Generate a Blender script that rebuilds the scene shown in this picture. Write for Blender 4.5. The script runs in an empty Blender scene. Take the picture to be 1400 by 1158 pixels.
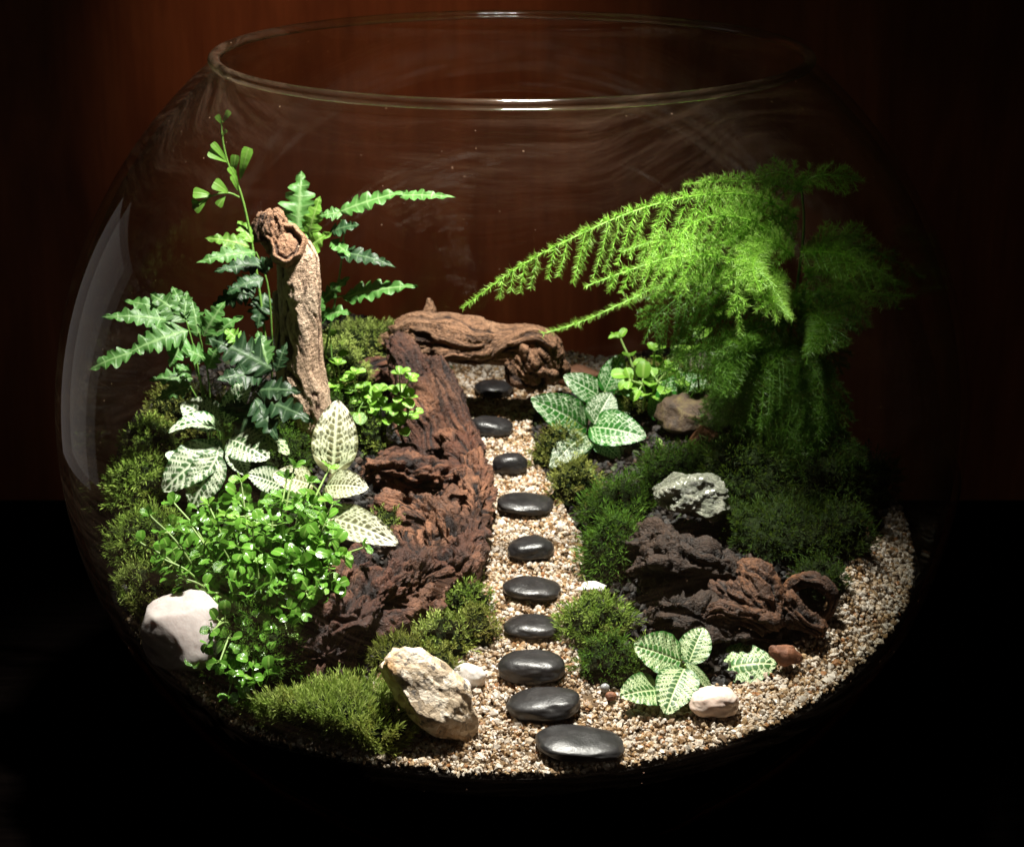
import bpy, math, random
import numpy as np
from math import sin, cos, pi, sqrt, radians, exp
from mathutils import Vector, Matrix

random.seed(7)
RNG = np.random.default_rng(11)
SC = bpy.context.scene
COL = SC.collection
SC.unit_settings.scale_length = 0.16          # one unit is the bowl's radius, 16 cm

# ------------------------------------------------------------------ camera
ZC = 0.93                                      # height of the bowl's centre above the table
PITCH = 0.341665
FPX = 2570.65                                  # focal length in pixels of a 1400 px wide picture
CAM = np.array([0.0, -4.0, 1.37867 + ZC])
cam_data = bpy.data.cameras.new("camera")
cam_data.sensor_width = 36.0
cam_data.lens = FPX / 1400.0 * 36.0
cam_data.clip_start = 0.05
cam_data.clip_end = 60
cam_data.dof.use_dof = True
cam_data.dof.focus_distance = 3.75
cam_data.dof.aperture_fstop = 28.0 * 0.16
cam = bpy.data.objects.new("camera", cam_data)
COL.objects.link(cam)
cam.location = CAM
cam.rotation_euler = (pi / 2 - PITCH, 0, 0)
SC.camera = cam

# ------------------------------------------------------------------ world, lamps, exposure
world = bpy.data.worlds.new("World")
SC.world = world
world.use_nodes = True
wb = world.node_tree.nodes["Background"]
wb.inputs["Color"].default_value = (1.0, 0.85, 0.75, 1)
wb.inputs["Strength"].default_value = 0.007


def spot(name, loc, aim, power, size, blend, radius, colour):
    d = bpy.data.lights.new(name, 'SPOT')
    d.energy = power
    d.spot_size = radians(size)
    d.spot_blend = blend
    d.shadow_soft_size = radius
    d.color = colour
    o = bpy.data.objects.new(name, d)
    COL.objects.link(o)
    o.location = loc
    o.rotation_euler = (Vector(aim) - Vector(loc)).to_track_quat('-Z', 'Y').to_euler()
    return o


for k in range(4):                             # the row of LEDs hanging over the bowl's mouth
    spot("led_lamp", (-0.02 + k * 0.055, -0.09 - 0.012 * k, ZC + 1.97), (-0.27, -0.25, ZC - 0.3), 220, 62, 0.70, 0.018,
         (1.0, 0.955, 0.87))
for k in range(3):                             # extra wide lamps added for their stray light: rim glints and weak fill
    spot("led_stray", (0.0 + k * 0.07, -0.10, ZC + 1.96), (0, 0, ZC), 6.0, 130, 1.0, 0.014, (1.0, 0.955, 0.87))
spot("wall_lamp", (-0.75, -0.45, 4.1), (-0.42, 1.74, 1.40), 165, 31, 1.0, 0.1, (1.0, 0.58, 0.32))
win = bpy.data.lights.new("window_light", 'AREA')
win.shape = 'RECTANGLE'
win.size = 0.85
win.size_y = 1.35
win.energy = .55
win.color = (1.0, 0.90, 0.86)
win_o = bpy.data.objects.new("window_light", win)
COL.objects.link(win_o)
win_o.location = (-2.15, 0.86, ZC + 0.02)
win_o.rotation_euler = (Vector((0, 0, ZC)) - Vector(win_o.location)).to_track_quat('-Z', 'Y').to_euler()

SC.render.engine = 'CYCLES'
SC.cycles.use_denoising = True
SC.cycles.max_bounces = 10
SC.cycles.transparent_max_bounces = 32
SC.cycles.diffuse_bounces = 3
SC.cycles.glossy_bounces = 4
SC.cycles.transmission_bounces = 6
SC.cycles.caustics_reflective = False
SC.cycles.caustics_refractive = False
SC.cycles.sample_clamp_indirect = 3.0
SC.view_settings.view_transform = 'Standard'
SC.view_settings.look = 'None'
SC.view_settings.exposure = 0.0
SC.view_settings.gamma = 1.0

# ------------------------------------------------------------------ measuring helpers (photo pixels -> places in the bowl)
_c, _s = cos(PITCH), sin(PITCH)
FW = np.array([0, _c, -_s]); UP = np.array([0, _s, _c]); RT = np.array([1.0, 0, 0])


def ray(x, y):
    return FW + RT * (x - 700) / FPX - UP * (y - 579) / FPX


def sst(a, b, x):
    t = np.clip((x - a) / (b - a), 0, 1)
    return t * t * (3 - 2 * t)


def hgt(x, y):
    """height of the bed inside the bowl"""
    z = ZC - 0.31 + 0.15 * y
    z = z + 0.15 * sst(-.15, .35, y) * sst(-.12, -.45, x)
    z = z + 0.05 * sst(-.7, -.3, y) * sst(-.15, -.4, x) * (1 - sst(-.15, .35, y)) * sst(-.95, -.75, x)
    z = z + 0.09 * sst(.18, .4, x) * sst(-.6, -.25, y) * sst(.9, .7, x) * sst(.95, .75, y)
    z = z - 0.042 * np.exp(-(((x + .55) / .2) ** 2 + ((y + .70) / .14) ** 2))
    return z


def gnd(px, py):
    d = ray(px, py); t = 2.6
    while t < 6:
        p = CAM + d * t
        if p[2] < hgt(p[0], p[1]):
            return p
        t += .002
    return p


def at(px, py, Y):
    """the point seen at pixel (px, py) that lies Y units behind the bowl's axis"""
    d = ray(px, py)
    return CAM + d * ((Y - CAM[1]) / d[1])


def hov(px, py, h):
    """the point on the pixel's line of sight that floats h above the bed"""
    d = ray(px, py); t = 2.6
    while t < 6:
        p = CAM + d * t
        if p[2] - h < hgt(p[0], p[1]):
            return p
        t += .002
    return p


def psz(p):
    """length of one photo pixel at the point p"""
    return float((np.asarray(p) - CAM) @ FW) / FPX


def nrm(v):
    v = np.asarray(v, float)
    return v / (np.linalg.norm(v, axis=-1, keepdims=True) + 1e-12)


# ------------------------------------------------------------------ noise in numpy
_perm = np.random.default_rng(3).permutation(256)
_perm = np.concatenate([_perm, _perm, _perm])
_grad = nrm(np.random.default_rng(4).normal(size=(256, 3)))


def pnoise(p):
    p = np.asarray(p, float)
    i = np.floor(p).astype(int); f = p - i
    u = f * f * f * (f * (f * 6 - 15) + 10)
    i &= 255
    out = 0
    for dx in (0, 1):
        for dy in (0, 1):
            for dz in (0, 1):
                h = _perm[_perm[_perm[(i[:, 0] + dx) & 255] + ((i[:, 1] + dy) & 255)] + ((i[:, 2] + dz) & 255)]
                g = _grad[h]
                d = (g * (f - np.array([dx, dy, dz]))).sum(1)
                w = (u[:, 0] if dx else 1 - u[:, 0]) * (u[:, 1] if dy else 1 - u[:, 1]) * (u[:, 2] if dz else 1 - u[:, 2])
                out = out + w * d
    return out * 1.6


def fbm(p, o=4):
    a, s, out = 1.0, 1.0, 0
    for k in range(o):
        out = out + a * pnoise(p * s + 17.3 * k); a *= .5; s *= 2.03
    return out


def ridged(p, o=3):
    a, s, out = 1.0, 1.0, 0
    for k in range(o):
        out = out + a * (1 - 2.2 * np.abs(pnoise(p * s + 9.1 * k))); a *= .5; s *= 2.1
    return out / 1.75


# ------------------------------------------------------------------ mesh building
class MB:
    """collects faces; build() links them as ONE mesh object"""

    def __init__(self):
        self.v, self.q, self.t, self.a, self.n = [], [], [], [], 0

    def add(self, V, F, A=None):
        V = np.asarray(V, float).reshape(-1, 3); F = np.asarray(F, int)
        (self.t if F.shape[1] == 3 else self.q).append(F + self.n)
        self.v.append(V)
        if A is None:
            A = np.zeros((len(V), 4))
        self.a.append(np.broadcast_to(np.asarray(A, float), (len(V), 4)))
        self.n += len(V)
        return self

    def mesh(self, name, mat, smooth=True, origin=(0, 0, 0)):
        me = bpy.data.meshes.new(name)
        V = np.concatenate(self.v) - np.asarray(origin, float)
        A = np.concatenate(self.a)
        q = np.concatenate(self.q) if self.q else np.zeros((0, 4), int)
        t = np.concatenate(self.t) if self.t else np.zeros((0, 3), int)
        loops = np.concatenate([q.ravel(), t.ravel()]).astype(np.int32)
        tot = np.concatenate([np.full(len(q), 4), np.full(len(t), 3)]).astype(np.int32)
        st = np.concatenate([[0], np.cumsum(tot)[:-1]]).astype(np.int32)
        me.vertices.add(len(V)); me.vertices.foreach_set("co", V.astype(np.float32).ravel())
        me.loops.add(len(loops)); me.loops.foreach_set("vertex_index", loops)
        me.polygons.add(len(tot)); me.polygons.foreach_set("loop_start", st)
        me.polygons.foreach_set("loop_total", tot)
        me.update(calc_edges=True)
        me.polygons.foreach_set("use_smooth", np.full(len(tot), smooth))
        at_ = me.attributes.new("a", 'FLOAT_COLOR', 'POINT')
        at_.data.foreach_set("color", A.astype(np.float32).ravel())
        if mat is not None:
            me.materials.append(mat)
        me.update()
        return me

    def build(self, name, mat, parent=None, smooth=True, origin=None):
        if origin is None:
            origin = np.array(parent.matrix_world.translation) if parent is not None else np.zeros(3)
        if parent is not None:
            origin = ORG[parent.name]
        me = self.mesh(name, mat, smooth, origin)
        o = bpy.data.objects.new(name, me)
        COL.objects.link(o)
        ORG[o.name] = np.array(origin, float)
        if parent is not None:
            o.parent = parent
        else:
            o.location = origin
        return o


ORG = {}


def tag(o, label=None, cat=None, group=None, kind=None):
    if label: o['label'] = label
    if cat: o['category'] = cat
    if group: o['group'] = group
    if kind: o['kind'] = kind
    return o


def thing(name, label, cat, loc, group=None):
    o = bpy.data.objects.new(name, None)
    o.empty_display_size = .05
    COL.objects.link(o)
    o.location = loc
    ORG[o.name] = np.array(loc, float)
    return tag(o, label, cat, group)


def grid_faces(n, m, wrap=False):
    i = np.arange(n - 1)[:, None]; j = np.arange(m if wrap else m - 1)[None, :]
    a = i * m + j; b = i * m + (j + 1) % m
    return np.stack([a + 0 * j, b + 0 * i, b + m, a + m], -1).reshape(-1, 4)


def resample(P, n):
    P = np.asarray(P, float)
    if len(P) > 2:                              # Catmull-Rom
        Q = np.vstack([2 * P[0] - P[1], P, 2 * P[-1] - P[-2]])
        out = []
        for k in range(len(P) - 1):
            t = np.linspace(0, 1, 12, endpoint=False)[:, None]
            a, b, c, d = Q[k], Q[k + 1], Q[k + 2], Q[k + 3]
            out.append(.5 * ((2 * b) + (-a + c) * t + (2 * a - 5 * b + 4 * c - d) * t ** 2 + (-a + 3 * b - 3 * c + d) * t ** 3))
        P = np.vstack(out + [P[-1:]])
    l = np.concatenate([[0], np.cumsum(np.linalg.norm(np.diff(P[:, :3], axis=0), axis=1))])
    s = np.linspace(0, l[-1], n)
    return np.stack([np.interp(s, l, P[:, k]) for k in range(P.shape[1])], 1)


def frames(P):
    T = nrm(np.gradient(P, axis=0))
    ref = np.array([0, 0, 1.0]) if abs(T[0, 2]) < .9 else np.array([1.0, 0, 0])
    Nn = []; n = nrm(np.cross(T[0], ref))
    for t in T:
        n = nrm(n - t * (n @ t)); Nn.append(n)
    Nn = np.array(Nn)
    return T, Nn, np.cross(T, Nn)


def tube(mb, P, R, n=6, m=None, A=None, cap=True):
    P = np.asarray(P, float)
    if m: 
        PR = resample(np.column_stack([P, np.broadcast_to(R, len(P))]), m); P, R = PR[:, :3], PR[:, 3]
    R = np.broadcast_to(R, len(P))
    T, N, B = frames(P)
    th = np.arange(n) * 2 * pi / n
    ring = N[:, None] * np.cos(th)[None, :, None] + B[:, None] * np.sin(th)[None, :, None]
    V = P[:, None] + ring * R[:, None, None]
    F = grid_faces(len(P), n, True)
    V = V.reshape(-1, 3)
    AA = A
    mb.add(V, F, AA)
    if cap:
        for e, k in ((0, 0), (len(P) - 1, (len(P) - 1) * n)):
            c = P[e] + (T[e] if e else -T[e]) * R[e] * .4
            VV = np.vstack([V[k:k + n], c])
            FF = np.array([[i, (i + 1) % n, n] for i in range(n)])
            mb.add(VV, FF if e else FF[:, ::-1], AA if AA is None or np.ndim(AA) == 1 else AA[:n + 1])
    return mb


# ------------------------------------------------------------------ materials
class NT:
    def __init__(self, name):
        self.m = bpy.data.materials.new(name); self.m.use_nodes = True
        self.t = self.m.node_tree; self.t.nodes.clear()
        self.out = self.n('ShaderNodeOutputMaterial')

    def n(self, typ, **kw):
        nd = self.t.nodes.new(typ)
        for k, v in kw.items(): setattr(nd, k, v)
        return nd

    def link(self, a, b): self.t.links.new(a, b)

    def put(self, sock, val):
        if isinstance(val, bpy.types.NodeSocket): self.link(val, sock)
        elif val is not None:
            if isinstance(val, tuple) and len(val) == 3 and sock.type == 'RGBA': val = val + (1,)
            sock.default_value = val

    def math(self, op, a, b=None, c=None, clamp=False):
        nd = self.n('ShaderNodeMath', operation=op, use_clamp=clamp)
        self.put(nd.inputs[0], a)
        if b is not None: self.put(nd.inputs[1], b)
        if c is not None: self.put(nd.inputs[2], c)
        return nd.outputs[0]

    def mix(self, f, a, b, blend='MIX'):
        nd = self.n('ShaderNodeMix', data_type='RGBA', blend_type=blend)
        self.put(nd.inputs[0], f); self.put(nd.inputs[6], a); self.put(nd.inputs[7], b)
        return nd.outputs[2]

    def mixs(self, f, a, b):
        nd = self.n('ShaderNodeMixShader')
        self.put(nd.inputs[0], f); self.link(a, nd.inputs[1]); self.link(b, nd.inputs[2])
        return nd.outputs[0]

    def coord(self, kind='Object', scale=(1, 1, 1), loc=(0, 0, 0)):
        tc = self.n('ShaderNodeTexCoord'); mp = self.n('ShaderNodeMapping')
        mp.inputs['Scale'].default_value = scale; mp.inputs['Location'].default_value = loc
        self.link(tc.outputs[kind], mp.inputs[0]); return mp.outputs[0]

    def noise(self, vec, scale, detail=4, rough=.55, dist=0):
        nd = self.n('ShaderNodeTexNoise')
        nd.inputs['Scale'].default_value = scale; nd.inputs['Detail'].default_value = detail
        nd.inputs['Roughness'].default_value = rough; nd.inputs['Distortion'].default_value = dist
        if vec is not None: self.link(vec, nd.inputs['Vector'])
        return nd.outputs['Fac']

    def voro(self, vec, scale, feature='F1', out='Distance', rnd=1.0):
        nd = self.n('ShaderNodeTexVoronoi', feature=feature)
        nd.inputs['Scale'].default_value = scale; nd.inputs['Randomness'].default_value = rnd
        if vec is not None: self.link(vec, nd.inputs['Vector'])
        return nd.outputs[out]

    def ramp(self, f, stops, interp='LINEAR'):
        nd = self.n('ShaderNodeValToRGB'); cr = nd.color_ramp; cr.interpolation = interp
        while len(cr.elements) < len(stops): cr.elements.new(.5)
        for e, (p, c) in zip(cr.elements, stops):
            e.position = p
            e.color = (c, c, c, 1) if not isinstance(c, tuple) else c + (1,)
        self.put(nd.inputs[0], f); return nd.outputs[0]

    def attr(self):
        nd = self.n('ShaderNodeAttribute', attribute_name='a')
        sp = self.n('ShaderNodeSeparateColor'); self.link(nd.outputs['Color'], sp.inputs[0])
        return sp.outputs[0], sp.outputs[1], sp.outputs[2], nd.outputs['Alpha']

    def bump(self, h, strength=.5, dist=.01):
        nd = self.n('ShaderNodeBump')
        nd.inputs['Strength'].default_value = strength; nd.inputs['Distance'].default_value = dist
        self.link(h, nd.inputs['Height']); return nd.outputs[0]

    def bsdf(self, col, rough=.5, normal=None, spec=.5, coat=0, **kw):
        nd = self.n('ShaderNodeBsdfPrincipled')
        self.put(nd.inputs['Base Color'], col); self.put(nd.inputs['Roughness'], rough)
        self.put(nd.inputs['Specular IOR Level'], spec)
        self.put(nd.inputs['Coat Weight'], coat)
        nd.inputs['Coat Roughness'].default_value = .15
        if normal is not None: self.link(normal, nd.inputs['Normal'])
        for k, v in kw.items(): self.put(nd.inputs[k.replace('_', ' ')], v)
        return nd.outputs[0]

    def done(self, sh):
        self.link(sh, self.out.inputs[0]); return self.m


def leaf_mat(name, base, vein=None, tip=None, rough=.4, transl=.3, spec=.5, edge=None, coat=0.0, vary=.35, veinb=None):
    """attribute a: r random per leaf, g vein mask, b along the leaf, a unused"""
    t = NT(name); r, g, b, al = t.attr()
    c = t.mix(r, tuple(x * (1 - vary) for x in base), tuple(min(1, x * (1 + vary)) for x in base))
    if tip: c = t.mix(b, c, tip)
    n1 = t.noise(t.coord(), 55, 3)
    c = t.mix(t.math('MULTIPLY', n1, .35), c, tuple(x * .45 for x in base))
    if vein:
        vc = vein if veinb is None else t.mix(b, veinb, vein)
        c = t.mix(g, c, vc)
    nb = t.bump(t.math('SUBTRACT', n1, t.math('MULTIPLY', g, .9)), .35, .004)
    p = t.bsdf(c, rough, nb, spec, coat)
    tr = t.n('ShaderNodeBsdfTranslucent')
    t.link(t.mix(.25, c, (.35, .6, .05)) if not vein else c, tr.inputs['Color'])
    return t.done(t.mixs(transl, p, tr.outputs[0]))


def wood_mat(name, dark, mid, light, wet=.0, rough=.65, worn=.5, fibre=80, dk=1.0, burn=0.0):
    """a: g noise baked along the grain, b darkens carved grooves, pits and cracks; the attribute grain holds (along, across, across)"""
    t = NT(name); r, g, b, al = t.attr()
    ga = t.n('ShaderNodeAttribute', attribute_name='grain')
    mp = t.n('ShaderNodeMapping'); mp.inputs['Scale'].default_value = (.10, 1, 1); t.link(ga.outputs['Vector'], mp.inputs[0])
    fb = t.noise(mp.outputs[0], fibre, 5, .62, .3); fb2 = t.noise(mp.outputs[0], fibre * .3, 3, .6)
    n1 = t.noise(t.coord(), 6, 5, .6); n3 = t.noise(t.coord(), 120, 4, .65)
    f = t.math('ADD', t.math('MULTIPLY', g, .35), t.math('ADD', t.math('MULTIPLY', fb, .40), t.math('MULTIPLY', fb2, .25)))
    c = t.ramp(f, [(.30, dark), (.44, mid), (.60, mid), (.74, light)])
    c = t.mix(t.ramp(n1, [(.46, 0.0), (.62, worn)]), c, light)
    c = t.mix(t.ramp(b, [(.12, 1.0), (.56, 0.0)]), c, dark)
    c = t.mix(t.ramp(fb, [(.33, .85 * dk), (.43, 0.0)]), c, dark)
    c = t.mix(t.ramp(n3, [(.36, .55 * dk), (.52, 0.0)]), c, dark)
    if burn: c = t.mix(t.ramp(t.noise(t.coord(loc=(5, 2, 7)), 3.6, 5, .6, .5), [(.44, 0.0), (.60, burn)]), c, tuple(x * 2.2 for x in dark))
    h = t.math('ADD', t.math('MULTIPLY', fb, 1.0), t.math('MULTIPLY', n3, .55))
    rr = t.math('MULTIPLY_ADD', n3, .35, rough - .18)
    return t.done(t.bsdf(c, rr, t.bump(h, 1.0, .016), .35, wet))


def granite_mat(name):
    t = NT(name); o = t.coord(); n = t.noise(o, 30, 6, .7); v = t.voro(o, 62, out='Color'); sp = t.n('ShaderNodeSeparateColor'); t.link(v, sp.inputs[0])
    c = t.ramp(t.math('MULTIPLY_ADD', sp.outputs[0], .5, t.math('MULTIPLY', n, .6)), [(.22, (.08, .065, .05)), (.36, (.34, .25, .155)), (.54, (.55, .43, .30)), (.76, (.70, .60, .48))])
    c = t.mix(t.ramp(t.noise(o, 9, 5, .65), [(.55, 0.0), (.66, .75)]), c, (.55, .30, .10))
    c = t.mix(t.ramp(t.noise(t.coord(loc=(4, 4, 1)), 44, 4, .7), [(.36, .9), (.43, 0.0)]), c, (.06, .05, .045))
    return t.done(t.bsdf(c, .55, t.bump(t.math('ADD', n, sp.outputs[1]), .8, .012), .5))


def rock_mat(name, c1, c2, c3, scale=20, rough=.6, spots=None, wet=0, sss=0, bump=.5, bd=.01):
    t = NT(name)
    n1 = t.noise(t.coord(), scale, 6, .65, .4); n2 = t.noise(t.coord(), scale * 3.3, 5, .7)
    c = t.ramp(n1, [(.32, c1), (.5, c2), (.68, c3)])
    c = t.mix(t.ramp(n2, [(.34, .6), (.43, 0.0)]), c, c1)
    if spots:
        v = t.noise(t.coord(loc=(3, 1, 2)), scale * .55, 4, .6)
        c = t.mix(t.ramp(v, [(.56, 0.0), (.64, .85)]), c, spots)
    h = t.math('ADD', n1, t.math('MULTIPLY', n2, .6))
    kw = dict(Subsurface_Weight=sss, Subsurface_Scale=.03, Subsurface_Radius=(1.0, .8, .7)) if sss else {}
    return t.done(t.bsdf(c, rough, t.bump(h, bump, bd), .5, wet, **kw))


# glass: clear with Fresnel reflection, wiped smears and specks of dust on it
def glass_mat(name, smear=.0, dust=.0, tint=(.985, .99, .985), boost=1.0, rough=.02):
    t = NT(name)
    geo = t.n('ShaderNodeNewGeometry'); dot = t.n('ShaderNodeVectorMath', operation='DOT_PRODUCT')
    t.link(geo.outputs['Normal'], dot.inputs[0]); t.link(geo.outputs['Incoming'], dot.inputs[1])
    ca = t.math('ABSOLUTE', dot.outputs['Value'])
    f5 = t.math('POWER', t.math('SUBTRACT', 1.0, ca, clamp=True), 5.0)
    F = t.math('MULTIPLY_ADD', f5, .93, .011 * boost, clamp=True)
    tr = t.n('ShaderNodeBsdfTransparent')
    t.link(t.mix(t.math('POWER', t.math('SUBTRACT', 1.0, ca, clamp=True), 3.0), tint, tuple(x ** 14 for x in tint)), tr.inputs['Color'])
    gl = t.n('ShaderNodeBsdfGlossy'); gl.inputs['Roughness'].default_value = rough
    sh = t.mixs(F, tr.outputs[0], gl.outputs[0])
    if smear or dust:
        tc = t.n('ShaderNodeTexCoord')
        warp = t.n('ShaderNodeTexNoise'); warp.inputs['Scale'].default_value = 1.3
        warp.inputs['Detail'].default_value = 2
        t.link(tc.outputs['Object'], warp.inputs['Vector'])
        vm = t.n('ShaderNodeVectorMath', operation='MULTIPLY_ADD')
        t.link(warp.outputs['Color'], vm.inputs[0]); vm.inputs[1].default_value = (.3, .3, .38)
        t.link(tc.outputs['Object'], vm.inputs[2])
        mp = t.n('ShaderNodeMapping'); mp.inputs['Scale'].default_value = (1.0, 1.0, 15)
        mp.inputs['Rotation'].default_value = (.10, .16, 0)
        t.link(vm.outputs[0], mp.inputs[0])
        s1 = t.noise(mp.outputs[0], 3.0, 9, .74); s2 = t.noise(tc.outputs['Object'], 1.9, 3, .5)
        m = t.math('MULTIPLY', t.ramp(s1, [(.47, 0.0), (.66, 1.0)]), t.ramp(s2, [(.36, .12), (.62, 1.0)]))
        m = t.math('MULTIPLY_ADD', m, smear, smear * .10)
        sz = t.n('ShaderNodeSeparateXYZ'); t.link(tc.outputs['Object'], sz.inputs[0])
        m = t.math('MULTIPLY', m, t.ramp(t.math('MULTIPLY', sz.outputs[2], .5), [(.33, .12), (.50, 1.0)]))   # smear thinned towards the bottom to keep lamp-lit haze off the lower glass
        v = t.voro(tc.outputs['Object'], 48); vc = t.voro(tc.outputs['Object'], 48, out='Color')
        sp = t.n('ShaderNodeSeparateColor'); t.link(vc, sp.inputs[0])
        thr = t.math('MULTIPLY', t.math('POWER', sp.outputs[0], 6.0), .10)
        d = t.math('LESS_THAN', v, thr)
        m = t.math('MAXIMUM', m, t.math('MULTIPLY', d, dust))
        df = t.n('ShaderNodeBsdfDiffuse'); df.inputs['Color'].default_value = (.70, .44, .30, 1)  # pale smears, with the wall's warm light put into their colour
        tl = t.n('ShaderNodeBsdfTranslucent'); tl.inputs['Color'].default_value = (.70, .44, .30, 1)
        sh = t.mixs(m, sh, t.mixs(.5, df.outputs[0], tl.outputs[0]))
    return t.done(sh)


M = {}
M['glass'] = glass_mat('bowl_glass', smear=.042, dust=.4)
M['rim'] = glass_mat('rim_glass', smear=.05, dust=.6, tint=(.93, .96, .90), boost=7.5, rough=.07)


def wall_material():
    t = NT('wall_wood')
    n1 = t.noise(t.coord(scale=(1.6, 1, .35)), 3, 6, .6, .6)
    n2 = t.noise(t.coord(scale=(14, 1, 1.0)), 3, 5, .6)
    c = t.ramp(n1, [(.3, (.13, .036, .013)), (.55, (.23, .068, .025)), (.75, (.32, .105, .042))])
    c = t.mix(t.ramp(n2, [(.30, .28), (.6, 0.0)]), c, (.09, .016, .005))
    return t.done(t.bsdf(c, .6, t.bump(n2, .2, .01), .3))


def table_material():
    t = NT('table_wood')
    n2 = t.noise(t.coord(scale=(1.0, 9, 1)), 4, 5, .6)
    c = t.ramp(n2, [(.3, (.0008, .0005, .0005)), (.7, (.002, .0014, .0012))])
    return t.done(t.bsdf(c, .9, t.bump(n2, .1, .004), .0))


def gravel_material():
    t = NT('gravel_grain'); r, g, b, al = t.attr()
    c = t.ramp(r, [(0.0, (.15, .09, .045)), (.10, (.24, .145, .065)), (.24, (.36, .215, .10)), (.36, (.50, .34, .185)),
                   (.52, (.60, .47, .33)), (.68, (.68, .58, .47)), (.82, (.72, .66, .60)), (.92, (.78, .74, .70)),
                   (.96, (.42, .19, .07)), (1.0, (.10, .085, .07))], 'CONSTANT')
    n = t.noise(t.coord(), 160, 3, .6)
    c = t.mix(t.ramp(n, [(.35, .5), (.6, 0.0)]), c, (.24, .16, .10))
    c = t.mix(1.0, c, (.72, .69, .64), 'MULTIPLY')
    return t.done(t.bsdf(c, t.math('MULTIPLY_ADD', g, .35, .3), t.bump(n, .4, .003), .5))


def soil_material(name, c1, c2):
    t = NT(name); n = t.noise(t.coord(), 60, 6, .7); v = t.voro(t.coord(), 85)
    c = t.ramp(n, [(.35, c1), (.7, c2)])
    return t.done(t.bsdf(c, .8, t.bump(t.math('ADD', n, v), .9, .01), .06))


def slate_material(name, k, rough):
    t = NT(name); n = t.noise(t.coord(), 240, 4, .7); n1 = t.noise(t.coord(), 18, 3)
    c = t.ramp(n1, [(.35, (.014 * k, .013 * k, .0135 * k)), (.7, (.030 * k, .028 * k, .029 * k))])
    c = t.mix(t.ramp(n, [(.60, 0.0), (.72, .5)]), c, (.10, .092, .088))
    c = t.mix(t.ramp(t.noise(t.coord(), 30, 6, .7), [(.55, 0.0), (.75, .45)]), c, (.075, .068, .060))
    return t.done(t.bsdf(c, t.math('MULTIPLY_ADD', n1, .16, rough), t.bump(t.math('ADD', n, t.noise(t.coord(), 60, 3)), .22, .003), .5))


M['wall'] = wall_material(); M['table'] = table_material(); M['gravel'] = gravel_material()
M['soil'] = soil_material('dark_soil', (.0025, .0018, .0014), (.014, .010, .007))
M['bed'] = soil_material('gravel_bed', (.05, .032, .018), (.22, .15, .09))
M['slate'] = slate_material('black_slate', .6, .27)
M['slate2'] = slate_material('black_slate_matt', .65, .30)
M['wood_red'] = wood_mat('red_driftwood', (.007, .0035, .003), (.100, .036, .019), (.38, .175, .092), .0, .62, .6, burn=.65)
M['wood_tan'] = wood_mat('tan_driftwood', (.055, .022, .012), (.50, .34, .23), (.76, .60, .45), .0, .6, .7, 70, dk=.6)
M['wood_arch'] = wood_mat('brown_driftwood', (.022, .010, .006), (.24, .125, .068), (.42, .25, .15), .0, .62, .6, 70)
M['wood_dark'] = wood_mat('dark_driftwood', (.004, .003, .002), (.030, .016, .009), (.10, .05, .025), .0, .68, .3)
M['wood_rust'] = wood_mat('worn_root', (.007, .004, .003), (.075, .034, .017), (.32, .13, .05), .0, .6, .55)
M['quartz'] = rock_mat('white_quartz', (.34, .275, .265), (.48, .415, .40), (.62, .56, .54), 9, .42, sss=.35, bump=.25)
M['speckle'] = granite_mat('speckled_granite')
M['grey_rock'] = rock_mat('grey_rock', (.05, .055, .04), (.16, .17, .125), (.34, .34, .27), 30, .22, wet=.7, bump=.9, bd=.02)
M['white_pebble'] = rock_mat('white_pebble', (.52, .48, .44), (.70, .66, .62), (.80, .77, .74), 12, .45, sss=.2, bump=.2)
M['pink_pebble'] = rock_mat('pink_pebble', (.48, .34, .27), (.66, .52, .44), (.74, .62, .55), 10, .5, sss=.1, bump=.2)
M['brick_rock'] = rock_mat('rust_rock', (.06, .02, .01), (.20, .075, .033), (.32, .13, .055), 25, .6, bump=.7)
M['red_rock'] = rock_mat('red_rock', (.16, .065, .035), (.30, .14, .08), (.42, .24, .15), 14, .7, bump=.6)
M['brown_rock'] = rock_mat('brown_rock', (.014, .009, .004), (.055, .032, .015), (.12, .09, .03), 22, .7, bump=.8)
M['bead'] = rock_mat('grey_bead', (.18, .18, .18), (.3, .3, .3), (.5, .5, .5), 20, .15)


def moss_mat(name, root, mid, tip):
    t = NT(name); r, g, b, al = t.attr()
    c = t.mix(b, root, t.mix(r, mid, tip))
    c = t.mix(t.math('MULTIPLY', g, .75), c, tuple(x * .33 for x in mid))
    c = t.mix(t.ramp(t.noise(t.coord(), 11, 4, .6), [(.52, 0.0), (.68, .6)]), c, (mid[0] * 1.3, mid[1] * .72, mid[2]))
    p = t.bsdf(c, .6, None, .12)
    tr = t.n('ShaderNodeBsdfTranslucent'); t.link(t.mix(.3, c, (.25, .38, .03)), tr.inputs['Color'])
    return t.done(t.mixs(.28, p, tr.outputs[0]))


M['moss_light'] = moss_mat('moss_light', (.05, .075, .014), (.24, .36, .055), (.62, .74, .22))
M['moss_mid'] = moss_mat('moss_mid', (.032, .055, .010), (.16, .29, .038), (.46, .62, .13))
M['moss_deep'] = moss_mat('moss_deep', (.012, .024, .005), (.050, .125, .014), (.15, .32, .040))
M['moss_shade'] = moss_mat('moss_painted_shade', (.006, .010, .003), (.020, .045, .008), (.060, .115, .018))  # darker copy of the deep moss, shade under the fern put into the colour
M['moss_olive'] = moss_mat('moss_olive', (.035, .038, .010), (.17, .20, .035), (.42, .46, .12))
M['moss_core'] = soil_material('moss_core', (.004, .007, .002), (.016, .026, .006))

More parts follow.
